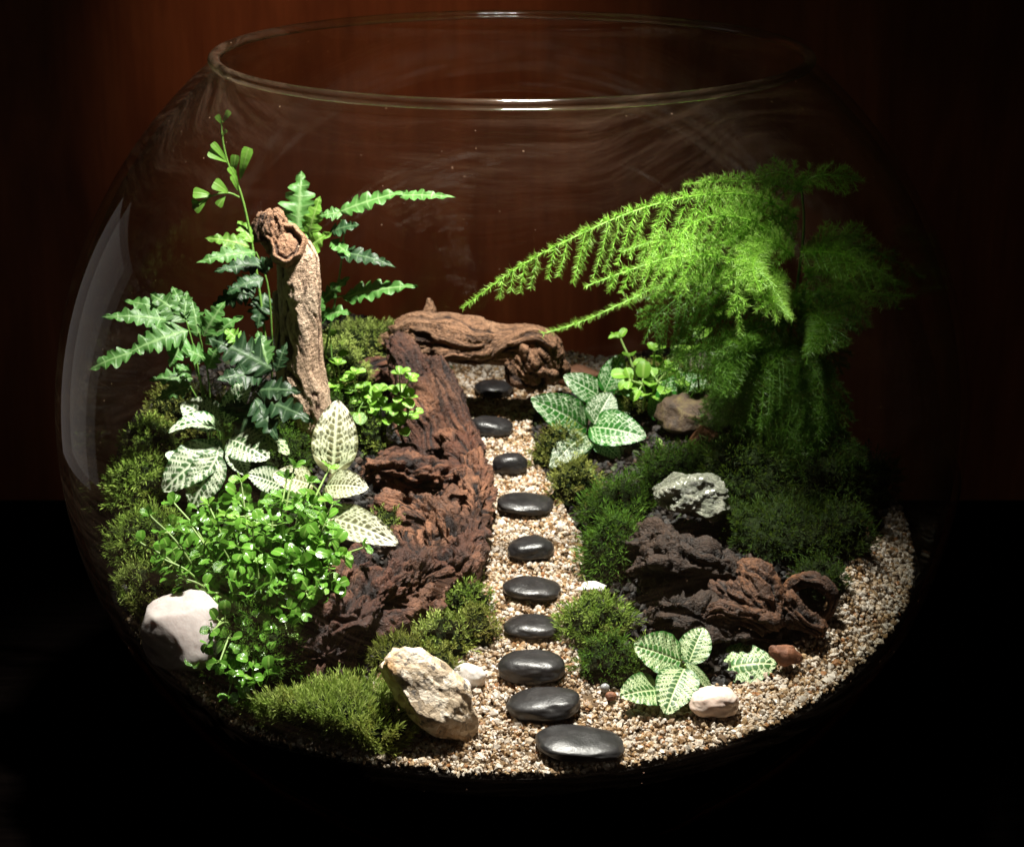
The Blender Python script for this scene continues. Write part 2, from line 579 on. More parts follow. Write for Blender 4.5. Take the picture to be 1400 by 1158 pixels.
M['fern_light'] = leaf_mat('fern_leaf_light', (.062, .17, .034), vein=(.19, .32, .12), rough=.45, transl=.25, spec=.3)
M['fern_dark'] = leaf_mat('fern_leaf_dark', (.018, .052, .018), vein=(.075, .135, .06), rough=.45, transl=.18, spec=.28)
M['fern_sprig'] = leaf_mat('fern_leaf_young', (.16, .36, .045), vein=(.30, .48, .12), rough=.45, transl=.35, spec=.3)
M['stem'] = leaf_mat('green_stem', (.13, .26, .045), rough=.45, transl=.1)
M['stem_pale'] = leaf_mat('pale_stem', (.30, .44, .13), rough=.45, transl=.25)
M['stem_dark'] = leaf_mat('dark_stem', (.03, .045, .015), rough=.5, transl=.0)
M['creeper'] = leaf_mat('creeper_leaf', (.105, .27, .028), vein=(.26, .44, .09), rough=.24, transl=.27, spec=.6)
M['creeper2'] = leaf_mat('creeper_leaf_bright', (.19, .40, .045), vein=(.38, .56, .14), rough=.25, transl=.3, spec=.6)
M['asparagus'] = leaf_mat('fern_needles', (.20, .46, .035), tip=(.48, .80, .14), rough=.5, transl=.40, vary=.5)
M['asparagus_shaded'] = leaf_mat('fern_needles_shaded', (.06, .17, .014), tip=(.13, .28, .03), rough=.45, transl=.35, vary=.45)  # shaded copy of the needles, the shade is in the colour
M['nerve_green'] = leaf_mat('nerve_leaf_green', (.026, .15, .016), vein=(.74, .84, .64), veinb=(.54, .72, .40), rough=.38, transl=.2)
M['nerve_white'] = leaf_mat('nerve_leaf_white', (.035, .10, .022), vein=(.58, .64, .48), veinb=(.52, .60, .40), rough=.42, transl=.2)
M['nerve_cream'] = leaf_mat('nerve_leaf_cream', (.17, .17, .075), vein=(.72, .68, .55), veinb=(.56, .66, .36), rough=.5, transl=.22)
M['nerve_lime'] = leaf_mat('nerve_leaf_lime', (.045, .15, .025), vein=(.60, .70, .40), veinb=(.52, .64, .32), rough=.42, transl=.2)

# ------------------------------------------------------------------ room: wall and table
def slab(name, mat, lo, hi, kind='structure'):
    lo, hi = np.array(lo, float), np.array(hi, float)
    V = np.array([[(lo, hi)[(k >> i) & 1][i] for i in range(3)] for k in range(8)])
    F = [[0, 2, 3, 1], [4, 5, 7, 6], [0, 1, 5, 4], [2, 6, 7, 3], [0, 4, 6, 2], [1, 3, 7, 5]]
    return tag(MB().add(V, F).build(name, mat, smooth=False), kind=kind)


tag(slab('wall', M['wall'], (-6, 1.75, -.5), (6, 1.95, 6)), 'dark reddish brown wooden wall behind the bowl')
tag(slab('table', M['table'], (-6, -3.2, -.12), (6, 1.74, 0)), 'black table top under the bowl')

# ------------------------------------------------------------------ the bowl
RIMZ = .779


def revolve(prof, n=160):
    th = np.arange(n) * 2 * pi / n
    P = np.asarray(prof)
    V = np.stack([P[:, 0, None] * np.cos(th), P[:, 0, None] * np.sin(th), P[:, 1, None] + 0 * th], -1)
    return V.reshape(-1, 3), grid_faces(len(P), n, True)


bowl = thing('glass_bowl', 'large round clear glass fish bowl with open mouth holding a planted miniature garden', 'bowl', (0, 0, 0))
a0 = math.asin(RIMZ)
base_a = -math.asin(.915)
ang = np.linspace(a0, base_a, 70)
outer = [(cos(a), sin(a)) for a in ang]
k = 1 - .018
inner = [(cos(a) * k, sin(a) * k) for a in ang[::-1]]
inner[-1] = (outer[0][0] - .012, outer[0][1])
foot = [(outer[-1][0] * .9, -.93), (.02, -.925), (.02, -.90), (inner[0][0] * .9, -.90)]
prof = np.array(outer + foot + inner)
prof[:, 1] += ZC
V, F = revolve(prof)
MB().add(V, F).build('bowl_wall', M['glass'], bowl)
rr0 = outer[0][0] - .004
mb = MB()
for (cr, cz, rad) in ((rr0, RIMZ + .006, .0125),):
    ta = np.linspace(0, 2 * pi, 17)
    prof = np.array([(cr + rad * cos(a), ZC + cz + rad * .85 * sin(a)) for a in ta])
    V, F = revolve(prof, 200); mb.add(V, F)
mb.build('rim', M['rim'], bowl)

# ------------------------------------------------------------------ the bed: soil body, gravel
def soil_body():
    mb = MB(); n, m = 46, 120
    th = np.arange(m) * 2 * pi / m
    rows = []
    def edge(t):
        lo, hi = .3, .975
        for _ in range(30):
            mid = (lo + hi) / 2; z = hgt(mid * cos(t), mid * sin(t)) - ZC
            if mid * mid + z * z < .972 ** 2: lo = mid
            else: hi = mid
        return lo
    er = np.array([edge(t) for t in th])
    for i in range(n):
        r = er * (i / (n - 1)) ** .9
        x, y = r * np.cos(th), r * np.sin(th)
        rows.append(np.stack([x, y, hgt(x, y) - .012], -1))
    top = rows[-1]
    for i in range(1, 16):                       # down along the inside of the glass
        f = i / 15
        p = top - np.array([0, 0, ZC]); z = p[:, 2] * (1 - f) + (-.88) * f
        rad = np.sqrt(np.maximum(.972 ** 2 - z * z, .02))
        rows.append(np.stack([rad * np.cos(th), rad * np.sin(th), z + ZC], -1))
    V = np.concatenate(rows)
    mb.add(V, grid_faces(len(rows), m, True))
    return mb.build('soil', M['soil'])


tag(soil_body(), 'dark damp soil filling the bottom of the bowl', kind='structure')

GP = [(560, 425), (560, 470), (615, 480), (618, 560), (640, 600), (672, 640), (668, 700), (645, 760), (630, 800), (650, 860), (600, 900),
      (540, 880), (500, 950), (330, 930), (240, 890), (100, 820), (60, 1000), (300, 1150), (700, 1190), (1100, 1150), (1330, 950), (1340, 700),
      (1260, 560), (1228, 635), (1214, 700), (1184, 790), (1122, 862), (1040, 930), (860, 945), (800, 930), (780, 860), (800, 800), (795, 730),
      (745, 650), (725, 590), (730, 540), (800, 530), (880, 500), (880, 440)]


def plane_hit(px, py):
    d = ray(px, py); t = (ZC - .31 + .15 * CAM[1] - CAM[2]) / (d[2] - .15 * d[1])
    return CAM + d * t


GW = np.array([plane_hit(*p)[:2] for p in GP])


def inside(poly, x, y):
    c = np.zeros(len(x), bool); n = len(poly)
    for i in range(n):
        x0, y0 = poly[i]; x1, y1 = poly[(i + 1) % n]
        cond = (y0 > y) != (y1 > y)
        xx = (x1 - x0) * (y - y0) / (y1 - y0 + 1e-12) + x0
        c ^= cond & (x < xx)
    return c


def ico(sub=0):
    import bmesh
    bm = bmesh.new(); bmesh.ops.create_icosphere(bm, subdivisions=sub + 1, radius=1)
    V = np.array([v.co[:] for v in bm.verts]); F = np.array([[v.index for v in f.verts] for f in bm.faces]); bm.free()
    return V, F


def rotmats(n, rng):
    q = nrm(rng.normal(size=(n, 4))); w, x, y, z = q.T
    return np.stack([1 - 2 * (y * y + z * z), 2 * (x * y - z * w), 2 * (x * z + y * w), 2 * (x * y + z * w), 1 - 2 * (x * x + z * z), 2 * (y * z - x * w),
                     2 * (x * z - y * w), 2 * (y * z + x * w), 1 - 2 * (x * x + y * y)], -1).reshape(n, 3, 3)


def gravel():
    rng = np.random.default_rng(5)
    n = 125000
    x = rng.uniform(-.98, .98, n); y = rng.uniform(-.98, .98, n)
    z = hgt(x, y)
    ok = inside(GW, x, y) & (x * x + y * y + (z - ZC) ** 2 < .968 ** 2)
    x, y, z = x[ok], y[ok], z[ok]
    # thin by distance: far grains show smaller, nearer ones carry the eye
    n = len(x)
    size = rng.uniform(.0030, .0055, n) * (1 + .45 * (rng.random(n) < .2) + .5 * (rng.random(n) < .05))
    z = z + .007 * fbm(np.column_stack([x * 14, y * 14, 0 * x]), 3) - .004 + rng.uniform(-.004, .004, n)
    # white grains washed together along the front and the foot of the path
    wet = fbm(np.column_stack([x * 5, y * 5, 0 * x + 9]), 3) > .55
    wht = fbm(np.column_stack([x * 7, y * 7, 0 * x + 4]), 2) * .5 + .5 + .35 * np.exp(-((np.hypot(x - .05, y) - .82) / .07) ** 2)
    rnd = rng.random(n)
    rnd = np.where((rng.random(n) < .35 * wht) & (rnd < .9), rng.uniform(.68, .93, n), rnd)
    rnd = np.where(wet & (rng.random(n) < .3), rng.uniform(0, .3, n), rnd)
    size *= np.where((rnd > .82) & (rnd < .93), 1.25, 1.0)
    V0, F0 = ico(0); mb = MB()
    nt = 10; tem = [V0 * (1 + rng.uniform(-.28, .28, (len(V0), 1))) for _ in range(nt)]
    which = rng.integers(0, nt, n); R = rotmats(n, rng)
    sc = rng.uniform(.65, 1.25, (n, 3)) * size[:, None]
    T = np.array(tem)[which] * sc[:, None, :]
    T = np.einsum('nij,nkj->nki', R, T) + np.stack([x, y, z], -1)[:, None, :]
    A = np.stack([rnd, rng.random(n), rng.random(n), rng.random(n)], -1)
    A = np.repeat(A, len(V0), 0)
    F = (F0[None] + (np.arange(n) * len(V0))[:, None, None]).reshape(-1, 3)
    mb.add(T.reshape(-1, 3), F, A)
    print('grains', n)
    return mb.build('gravel', M['gravel'], smooth=False)


tag(gravel(), 'coarse beige and white gravel forming the path and the rim of the garden', kind='stuff')


def crumbs():
    rng = np.random.default_rng(8); n = 26000
    x = rng.uniform(-.95, .95, n); y = rng.uniform(-.95, .95, n); z = hgt(x, y)
    ok = ~inside(GW, x, y) & (x * x + y * y + (z - ZC) ** 2 < .955 ** 2); x, y, z = x[ok], y[ok], z[ok]; n = len(x)
    size = rng.uniform(.004, .010, n); V0, F0 = ico(0)
    T = (V0[None] * (1 + rng.uniform(-.3, .3, (n, 12, 1)))) * (rng.uniform(.4, 1.6, (n, 3)) * size[:, None])[:, None, :]
    T = np.einsum('nij,nkj->nki', rotmats(n, rng), T) + np.stack([x, y, z - .008], -1)[:, None, :]
    F = (F0[None] + (np.arange(n) * 12)[:, None, None]).reshape(-1, 3)
    return MB().add(T.reshape(-1, 3), F, np.repeat(np.stack([rng.random(n)] * 4, -1), 12, 0)).build('soil_crumbs', M['crumb'], smooth=False)


M['crumb'] = (lambda t: t.done(t.bsdf(t.ramp(t.attr()[0], [(0.0, (.004, .003, .002)), (.5, (.014, .009, .005)), (.85, (.04, .02, .010)), (.95, (.03, .045, .01))], 'CONSTANT'), .75)))(NT('soil_crumb'))
tag(crumbs(), 'loose dark soil crumbs and bark bits between the plants', kind='stuff')


def gravel_bed():                                # what lies under the loose grains
    mb = MB(); g = np.linspace(-.97, .97, 130); X, Y = np.meshgrid(g, g, indexing='ij')
    x, y = X.ravel(), Y.ravel(); z = hgt(x, y)
    V = np.column_stack([x, y, z - .007]); F = grid_faces(130, 130)
    c = V[F].mean(1); ok = inside(GW, c[:, 0], c[:, 1]) & ((c[:, 0] ** 2 + c[:, 1] ** 2 + (c[:, 2] - ZC) ** 2) < .955 ** 2)
    F = F[ok]; u, inv = np.unique(F, return_inverse=True)
    return mb.add(V[u], inv.reshape(-1, 4)).build('sand_bed', M['bed'])


tag(gravel_bed(), 'fine sand under the loose gravel', kind='structure')


# ------------------------------------------------------------------ stones
def stone_mesh(a, b, c, seed, rough=.04, facets=0, sub=3, freq=1.6, expo=2.0, rough2=.0, f2=6, flat=0.0):
    V, F = ico(sub)
    rng = np.random.default_rng(seed)
    if expo != 2.0:
        V = V / (np.sum(np.abs(V) ** expo, 1, keepdims=True) ** (1 / expo))
    for _ in range(facets):
        n = nrm(rng.normal(size=3)); d = rng.uniform(.62, .86)
        s = V @ n - d; V = V - np.where(s > 0, s * .9, 0)[:, None] * n
    V = V * (1 + rough * fbm(V * freq + seed * 3.7, 3))[:, None]
    if rough2: V = V * (1 + rough2 * ridged(V * f2 + seed, 3))[:, None]
    V = V * np.array([a, b, c])
    return V, F


def rotz(V, d):
    c, s = cos(radians(d)), sin(radians(d)); return V @ np.array([[c, s, 0], [-s, c, 0], [0, 0, 1]])


def roty(V, d):                                 # positive leans the +x end down
    c, s = cos(radians(d)), sin(radians(d)); return V @ np.array([[c, 0, -s], [0, 1, 0], [s, 0, c]])


def rotx(V, d):
    c, s = cos(radians(d)), sin(radians(d)); return V @ np.array([[1, 0, 0], [0, c, s], [0, -s, c]])


def put_stone(name, label, cat, px, py, w, h, mat, seed, group=None, b=.75, depth=.4, tilt=0, turn=0, lift=0, rx=0, dims=None, **kw):
    """px,py centre of the stone in the photo, w,h its apparent size"""
    p = gnd(px, py + h * .38); u = psz(p)
    el = math.atan2(CAM[2] - p[2], np.hypot(*(CAM - p)[:2]))
    A = w * u / 2; B = A * b
    H = h * u / 2
    while B * sin(el) > H * .85: B *= .94
    if group: B *= 1.06
    Cc = sqrt(max(H * H - (B * sin(el)) ** 2, 1e-6)) / cos(el)
    if dims: A, B, Cc = [q * u for q in dims]
    V, F = stone_mesh(A, B, Cc, seed, **kw)
    V = rotz(roty(rotx(V, rx), tilt), turn)
    c = at(px, py, p[1] + B * .3); c[2] = max(hgt(c[0], c[1]) + Cc * (1 - 2 * depth) + .004, c[2] - Cc * .2) + lift
    V = V + c
    org = np.array([c[0], c[1], V[:, 2].min()])
    o = MB().add(V, F).build(name, mat, origin=org)
    return tag(o, label, cat, group)


steps = [
    (792, 1014, 122, 48, 1, 4, 'largest and nearest flat black stepping stone, wide oval with a long highlight', 'slate2'),
    (743, 961, 100, 46, 2, -9, 'black stepping stone with its right end raised, second from the front of the path', 'slate2'),
    (726, 911, 92, 45, 3, -3, 'purplish black oval stepping stone with a small dark pit, third from the front', 'slate2'),
    (727, 856, 74, 33, 4, 0, 'black stepping stone with a white pebble lying against its front edge', 'slate'),
    (727, 804, 78, 34, 5, 3, 'black stepping stone beside the white pebble at the right edge of the path', 'slate'),
    (726, 749, 64, 34, 6, 0, 'short rounded black stepping stone level with the grey glittering rock', 'slate'),
    (718, 688, 76, 29, 7, 5, 'wide thin black stepping stone beside the narrow waist of the path', 'slate'),
    (697, 634, 48, 32, 8, 0, 'small round black stepping stone touching the right flank of the red driftwood', 'slate'),
    (671, 583, 60, 30, 9, 7, 'black stepping stone in the shadow in front of the driftwood arch', 'slate'),
    (676, 531, 54, 24, 10, 3, 'farthest black stepping stone, under the driftwood arch', 'slate'),
]
for (x, y, w, h, sd, tl, lb, mt) in steps:
    o = put_stone('stepping_stone', lb, 'stepping stone', x, y, w, h, M[mt], sd, 'black stepping stones along the gravel path',
                  b=RNG.uniform(.68, .8), depth=.3, tilt=tl * .8, turn=RNG.uniform(-16, 16), rough=.085, sub=4, freq=.9, expo=RNG.uniform(2.1, 2.6))

rocks = [
    ('quartz_rock', 'big smooth pale pink and white quartz rock behind the creeper at the left glass', 'rock', 254, 884, 100, 104, 'quartz', 21,
     dict(dims=(58, 58, 28), depth=-.35, facets=5, rough=.05, expo=2.5, sub=4, rx=48)),
    ('speckled_rock', 'rough cream and rust speckled rock leaning between the front moss and the path', 'rock', 590, 958, 112, 132, 'speckle', 22,
     dict(b=.55, dims=(82, 46, 42), depth=.05, tilt=42, lift=.022, facets=4, rough=.12, sub=5, rough2=.018, f2=11, expo=2.3)),
    ('grey_rock', 'wet glittering grey green rock standing on the dark driftwood', 'rock', 946, 708, 104, 66, 'grey_rock', 23,
     dict(b=.8, depth=.1, facets=6, rough=.22, sub=5, rough2=.045, f2=7, lift=.035)),
    ('pink_pebble', 'smooth pinkish white pebble in front of the nerve plant with cream veins', 'pebble', 976, 964, 68, 42, 'pink_pebble', 24,
     dict(b=.75, depth=.12, rough=.12, freq=1.0, expo=2.4, sub=4)),
    ('white_pebble', 'larger white pebble between the speckled rock and the path', 'pebble', 642, 926, 46, 32, 'white_pebble', 25,
     dict(b=.6, depth=.2, rough=.12, tilt=18)),
    ('white_pebble', 'smaller white pebble tucked against the right side of the speckled rock', 'pebble', 632, 942, 24, 24, 'white_pebble', 26,
     dict(b=.8, depth=.2, rough=.08)),
    ('white_pebble', 'angular white pebble on the right edge of the path above a green moss cushion', 'pebble', 812, 805, 44, 20, 'white_pebble', 27,
     dict(b=.7, depth=.2, facets=6, rough=.1)),
    ('white_pebble', 'tiny white pebble leaning on the front of a black stepping stone', 'pebble', 737, 872, 22, 10, 'white_pebble', 28,
     dict(b=.7, depth=.15, rough=.06)),
    ('rust_pebble', 'small orange brown pebble left of the nerve plant with cream veins', 'pebble', 835, 954, 16, 13, 'brick_rock', 29,
     dict(b=.8, depth=.2, rough=.1)),
    ('grey_bead', 'small shiny grey pebble at the foot of the moss right of the path', 'pebble', 827, 943, 13, 13, 'bead', 30, dict(b=.9, depth=.2, rough=.03)),
    ('red_rock', 'dull red brown rock lying right of the driftwood arch against the back glass', 'rock', 790, 512, 76, 34, 'red_rock', 31,
     dict(b=.6, depth=.3, facets=5, rough=.1)),
    ('pale_rock', 'pale pink rock half hidden under the feathery fern', 'rock', 958, 499, 56, 34, 'pink_pebble', 32, dict(b=.7, depth=.2, facets=6, rough=.1)),
    ('rust_rock', 'orange rust coloured rock in the shade right of the green nerve plant', 'rock', 962, 606, 46, 42, 'brick_rock', 33,
     dict(b=.8, depth=.2, facets=7, rough=.2, rough2=.05)),
    ('brown_rock', 'mossy brown rock with an ochre top under the feathery fern', 'rock', 948, 570, 96, 62, 'brown_rock', 34,
     dict(b=.7, depth=.2, facets=7, rough=.2, rough2=.05)),
    ('rust_chip', 'flat orange wood coloured stone chip right of the lone cream veined leaf', 'stone', 1072, 905, 44, 36, 'brick_rock', 35,
     dict(dims=(26, 9, 15), depth=.0, facets=8, rough=.14, tilt=28, rx=-30, lift=.01)),
]
for (nm, lb, ct, x, y, w, h, mt, sd, kw) in rocks:
    put_stone(nm, lb, ct, x, y, w, h, M[mt], sd, **kw)


# ------------------------------------------------------------------ driftwood
def wood(parent, name, mat, skels, voxel=.009, amp=.012, along=5, across=55, amp2=.01, f2=16, seed=0, flake=.0, pits=0.0):
    """skels: lists of (point, radius). Tubes are merged by a voxel remesh, then carved by noise stretched along the grain."""
    mb = MB(); segs = []
    for sk in skels:
        P = np.array([list(p) + [r] for p, r in sk]); n = max(8, len(P) * 5)
        Q = resample(P, n)
        th_ = fbm(Q[:, :3] * 9 + seed, 2)
        R = Q[:, 3] * (1 + .10 * th_)
        tube(mb, Q[:, :3], R, n=14)
        segs.append((Q[:, :3], Q[:, 3]))
    me = mb.mesh('tmp', None)
    tmp = bpy.data.objects.new('tmp', me); COL.objects.link(tmp)
    md = tmp.modifiers.new('r', 'REMESH'); md.mode = 'VOXEL'; md.voxel_size = voxel; md.use_smooth_shade = True
    dg = bpy.context.evaluated_depsgraph_get(); ev = tmp.evaluated_get(dg); m2 = ev.to_mesh()
    nv = len(m2.vertices); V = np.empty(nv * 3, np.float32); m2.vertices.foreach_get('co', V); V = V.reshape(-1, 3).astype(float)
    N = np.empty(nv * 3, np.float32); m2.vertices.foreach_get('normal', N); N = nrm(N.reshape(-1, 3))
    lt = np.empty(len(m2.polygons), np.int32); m2.polygons.foreach_get('loop_total', lt)
    li = np.empty(len(m2.loops), np.int32); m2.loops.foreach_get('vertex_index', li)
    ev.to_mesh_clear(); bpy.data.objects.remove(tmp)
    st = np.concatenate([[0], np.cumsum(lt)[:-1]])
    Fq = np.stack([li[st[lt == 4] + k] for k in range(4)], -1)
    Ft = np.stack([li[st[lt == 3] + k] for k in range(3)], -1)
    # local grain coordinates
    best = np.full(nv, 1e9); S = np.zeros(nv); Oa = np.zeros((nv, 3)); base = 0
    for (Q, R) in segs:
        T, Nn, B = frames(Q)
        L = np.concatenate([[0], np.cumsum(np.linalg.norm(np.diff(Q, axis=0), axis=1))])
        for c0 in range(0, nv, 20000):
            vv = V[c0:c0 + 20000]
            d = np.linalg.norm(vv[:, None] - Q[None], axis=2) - R[None] * .9
            j = d.argmin(1); dm = d[np.arange(len(vv)), j]
            off = vv - Q[j]
            s = L[j] + (off * T[j]).sum(1)
            o3 = np.stack([(off * Nn[j]).sum(1), (off * B[j]).sum(1), 0 * s], -1)
            up = dm < best[c0:c0 + 20000]; idx = np.arange(c0, c0 + len(vv))[up]
            best[idx] = dm[up]; S[idx] = s[up] + base; Oa[idx] = o3[up]
        base += 3.1
    tw = 1.2 * S + .5 * fbm(V * 4 + seed, 2)                 # the grain winds a little
    cx, sx = np.cos(tw), np.sin(tw)
    o2 = np.stack([Oa[:, 0] * cx - Oa[:, 1] * sx, Oa[:, 0] * sx + Oa[:, 1] * cx], -1)
    warp = .012 * np.stack([fbm(V * 14 + 3 + seed, 2), fbm(V * 14 + 31 + seed, 2)], -1)
    G = np.column_stack([S * along + seed, (o2 + warp) * across])
    r1 = ridged(G, 3); r2 = ridged(G * np.array([1.4, 2.7, 2.7]) + 5, 2)
    crack = np.clip(1 - np.abs(pnoise(G * np.array([.8, 1.1, 1.1]) + 61)) * 7, 0, 1) + .6 * np.clip(1 - np.abs(pnoise(G * np.array([1.2, 2.3, 2.3]) + 71)) * 6, 0, 1)
    big = fbm(V * f2 + seed * 2, 3)
    fl = fbm(np.column_stack([G[:, 0] * 1.2, G[:, 1] * .8, G[:, 2] * .8]) + 13, 3) * 3.2; fr = fl - np.floor(fl)
    fl = (np.floor(fl) + np.clip(fr * 5 - 4, 0, 1)) / 3.2
    pit = -np.clip(ridged(V * f2 * 1.5 + 40 + seed, 2) - .5, 0, 1) * pits
    D = amp * .8 * (r1 - .4) + amp * .3 * r2 + amp2 * big + pit - amp * .85 * crack + flake * fl
    V = V + N * D[:, None]
    A = np.stack([np.clip(.5 + D / (amp * 3), 0, 1), np.clip(.5 + .30 * pnoise(G * np.array([1.0, 3.2, 3.2]) + 3) + .18 * r2 - .05, 0, 1),
                  np.clip(.62 + .35 * (r1 - .25) + .25 * big + pit * 14 - .55 * crack, 0, 1), 0 * D], -1)
    out = MB(); out.add(V, Fq if len(Fq) else np.zeros((0, 4), int), A)
    if len(Ft): out.t.append(Ft)
    o = out.build(name, mat, parent)
    ga = o.data.attributes.new('grain', 'FLOAT_VECTOR', 'POINT')
    ga.data.foreach_set('vector', np.column_stack([S, o2 + warp * .6]).astype(np.float32).ravel())
    return o


def sk(Y, *pts):
    """skeleton from photo pixels: (px, py, radius px[, dY])"""
    out = []
    for p in pts:
        q = at(p[0], p[1], Y + (p[3] if len(p) > 3 else 0)); out.append((q, p[2] * psz(q)))
    return out


def skg(*pts):
    """skeleton lying on the bed: (px, py, radius px[, extra height px])"""
    out = []
    for p in pts:
        u = psz(gnd(p[0], p[1])); h = (p[2] * .45 + (p[3] if len(p) > 3 else 0)) * u
        q = hov(p[0], p[1], h); out.append((q, p[2] * psz(q)))
    return out


# upright weathered stump on the left mound
YS = .17
stump = thing('driftwood_stump', 'upright pale tan driftwood stump with a knot hole near its forked top', 'driftwood', tuple(gnd(428, 628)))
wood(stump, 'trunk', M['wood_tan'], [sk(YS, (430, 655, 26), (433, 612, 21), (427, 580, 27), (417, 535, 31), (413, 485, 30), (411, 435, 29), (409, 390, 30), (407, 356, 30), (403, 332, 23)),
                                     sk(YS + .03, (412, 640, 18), (398, 560, 18), (391, 480, 17), (389, 400, 17))],
     voxel=.0038, amp=.0036, along=.28, across=28, amp2=.003, f2=5, seed=3, flake=.004)


def knot():
    c = at(392, 335, YS - .035); u = psz(c); mb = MB()
    t = nrm(CAM - c); t = nrm(t + np.array([-.05, 0, .35])); a = nrm(np.cross(np.array([0, 0, 1]), t)); b = np.cross(t, a)
    n, m = 26, 40; th = np.arange(m) * 2 * pi / m; rows = []; A = []
    for i in range(n):
        f = i / (n - 1); r = f
        wob = 1 + .08 * np.sin(3 * th + 1) + .05 * np.sin(7 * th)
        x = 26 * u * r * wob * np.cos(th); y = 33 * u * r * wob * np.sin(th) * (1 + .12 * np.sin(th)) 
        zz = np.interp(f, [0, .45, .62, .74, .86, 1], [.6, .1, -.6, .9, .8, -.9]) * 7 * u
        P = c + x[:, None] * a + y[:, None] * b + zz * t
        P = P + (.0035 * ridged(P * np.array([60, 60, 60]), 2))[:, None] * t
        rows.append(P); A.append(np.stack([0 * th + .5, .45 + .4 * pnoise(P * 60), 0 * th + (.2 if .5 < f < .7 else .7), 0 * th], -1))
    mb.add(np.concatenate(rows), grid_faces(n, m, True), np.concatenate(A))
    return mb.build('knot', M['wood_arch'], stump)


knot()
wood(stump, 'prong', M['wood_arch'], [sk(YS - .02, (384, 350, 13), (370, 325, 15), (364, 305, 14), (364, 290, 10)), sk(YS - .03, (350, 332, 5), (354, 312, 8), (360, 292, 8)),
                                      sk(YS - .01, (372, 292, 8), (380, 300, 10), (384, 325, 12))],
     voxel=.0036, amp=.005, along=1.5, across=50, amp2=.004, f2=20, seed=9, flake=.012)

# long reddish driftwood between the left mound and the path
drift = thing('red_driftwood', 'long gnarled reddish brown driftwood running along the left side of the path', 'driftwood', tuple(gnd(560, 800)))
wood(drift, 'upper_branch', M['wood_red'], [
    sk(.40, (536, 468, 17, .08), (556, 492, 26, .05), (568, 535, 36, .02), (578, 585, 42, -.02), (590, 630, 40, -.08)),
    sk(.40, (592, 492, 14, .06), (608, 530, 20, .03), (624, 575, 24, -.02), (645, 625, 26, -.08)),
    skg((494, 508, 16, 6), (530, 502, 16, 10), (556, 520, 14, 10))],
    voxel=.0042, amp=.011, along=1.6, across=24, amp2=.004, f2=8, seed=5, flake=.010)
wood(drift, 'main_body', M['wood_red'], [
    skg((632, 600, 26, 16), (648, 640, 26, 22), (652, 690, 22, 26), (642, 735, 20, 28), (622, 780, 18, 22)),
    skg((498, 640, 16, 8), (540, 650, 28, 8), (590, 660, 32, 12), (635, 655, 28, 14)),
    skg((520, 690, 22, 2), (560, 700, 32, 2), (600, 722, 36, 10), (622, 760, 28, 10)),
    skg((600, 690, 26, 16), (588, 730, 30, 10), (590, 770, 28, 8), (596, 800, 22, 8)),
    skg((520, 625, 14, 8), (560, 620, 18, 6), (600, 640, 16, 22)),
    skg((545, 735, 22, 2), (560, 760, 24, 4), (580, 790, 20, 8))],
    voxel=.0042, amp=.012, along=2.6, across=21, amp2=.020, f2=11, seed=12, pits=.07, flake=.036)
wood(drift, 'lower_block', M['wood_red'], [
    skg((600, 775, 30, 14), (560, 800, 44, 8), (515, 825, 46, 4), (470, 855, 46, 2), (440, 880, 40, 2)),
    skg((510, 775, 26, 20), (470, 805, 34, 14), (440, 845, 34, 6)),
    skg((470, 885, 36, 2), (445, 898, 32, 2), (408, 892, 24, 2)),
    skg((602, 785, 24, 10), (603, 825, 14, 4), (597, 855, 9, 2))],
    voxel=.0042, amp=.012, along=3.2, across=22, amp2=.020, f2=12, seed=21, pits=.07, flake=.036)

# driftwood arch bridging the far end of the path
arch = thing('driftwood_arch', 'smooth brown driftwood arch bridging the far end of the path', 'driftwood', tuple(gnd(740, 552)))
wood(arch, 'beam', M['wood_arch'], [
    sk(.55, (560, 462, 30, .06), (590, 456, 33, .03), (635, 462, 30), (680, 470, 27), (715, 470, 27), (742, 480, 29), (752, 505, 22)),
    sk(.52, (600, 484, 11, .0), (650, 482, 12), (695, 470, 12), (730, 458, 12), (756, 474, 13)),
    sk(.52, (515, 472, 12, .1), (545, 466, 18, .08), (570, 460, 20, .05))],
    voxel=.0042, amp=.008, along=.9, across=22, amp2=.005, f2=7, seed=33, flake=.012)
wood(arch, 'foot', M['wood_arch'], [
    sk(.55, (706, 476, 24), (720, 498, 31), (738, 512, 26), (742, 526, 14)),
    sk(.53, (698, 495, 12), (714, 514, 13), (730, 530, 10)),
    sk(.57, (745, 488, 26), (756, 508, 21), (758, 524, 13))],
    voxel=.0045, amp=.010, along=2.2, across=26, amp2=.012, f2=14, seed=35, flake=.022)
wood(arch, 'tip', M['wood_arch'], [sk(.62, (583, 440, 10), (588, 422, 7), (586, 408, 3))], voxel=.004, amp=.003, along=4, across=50, amp2=.003, seed=36)

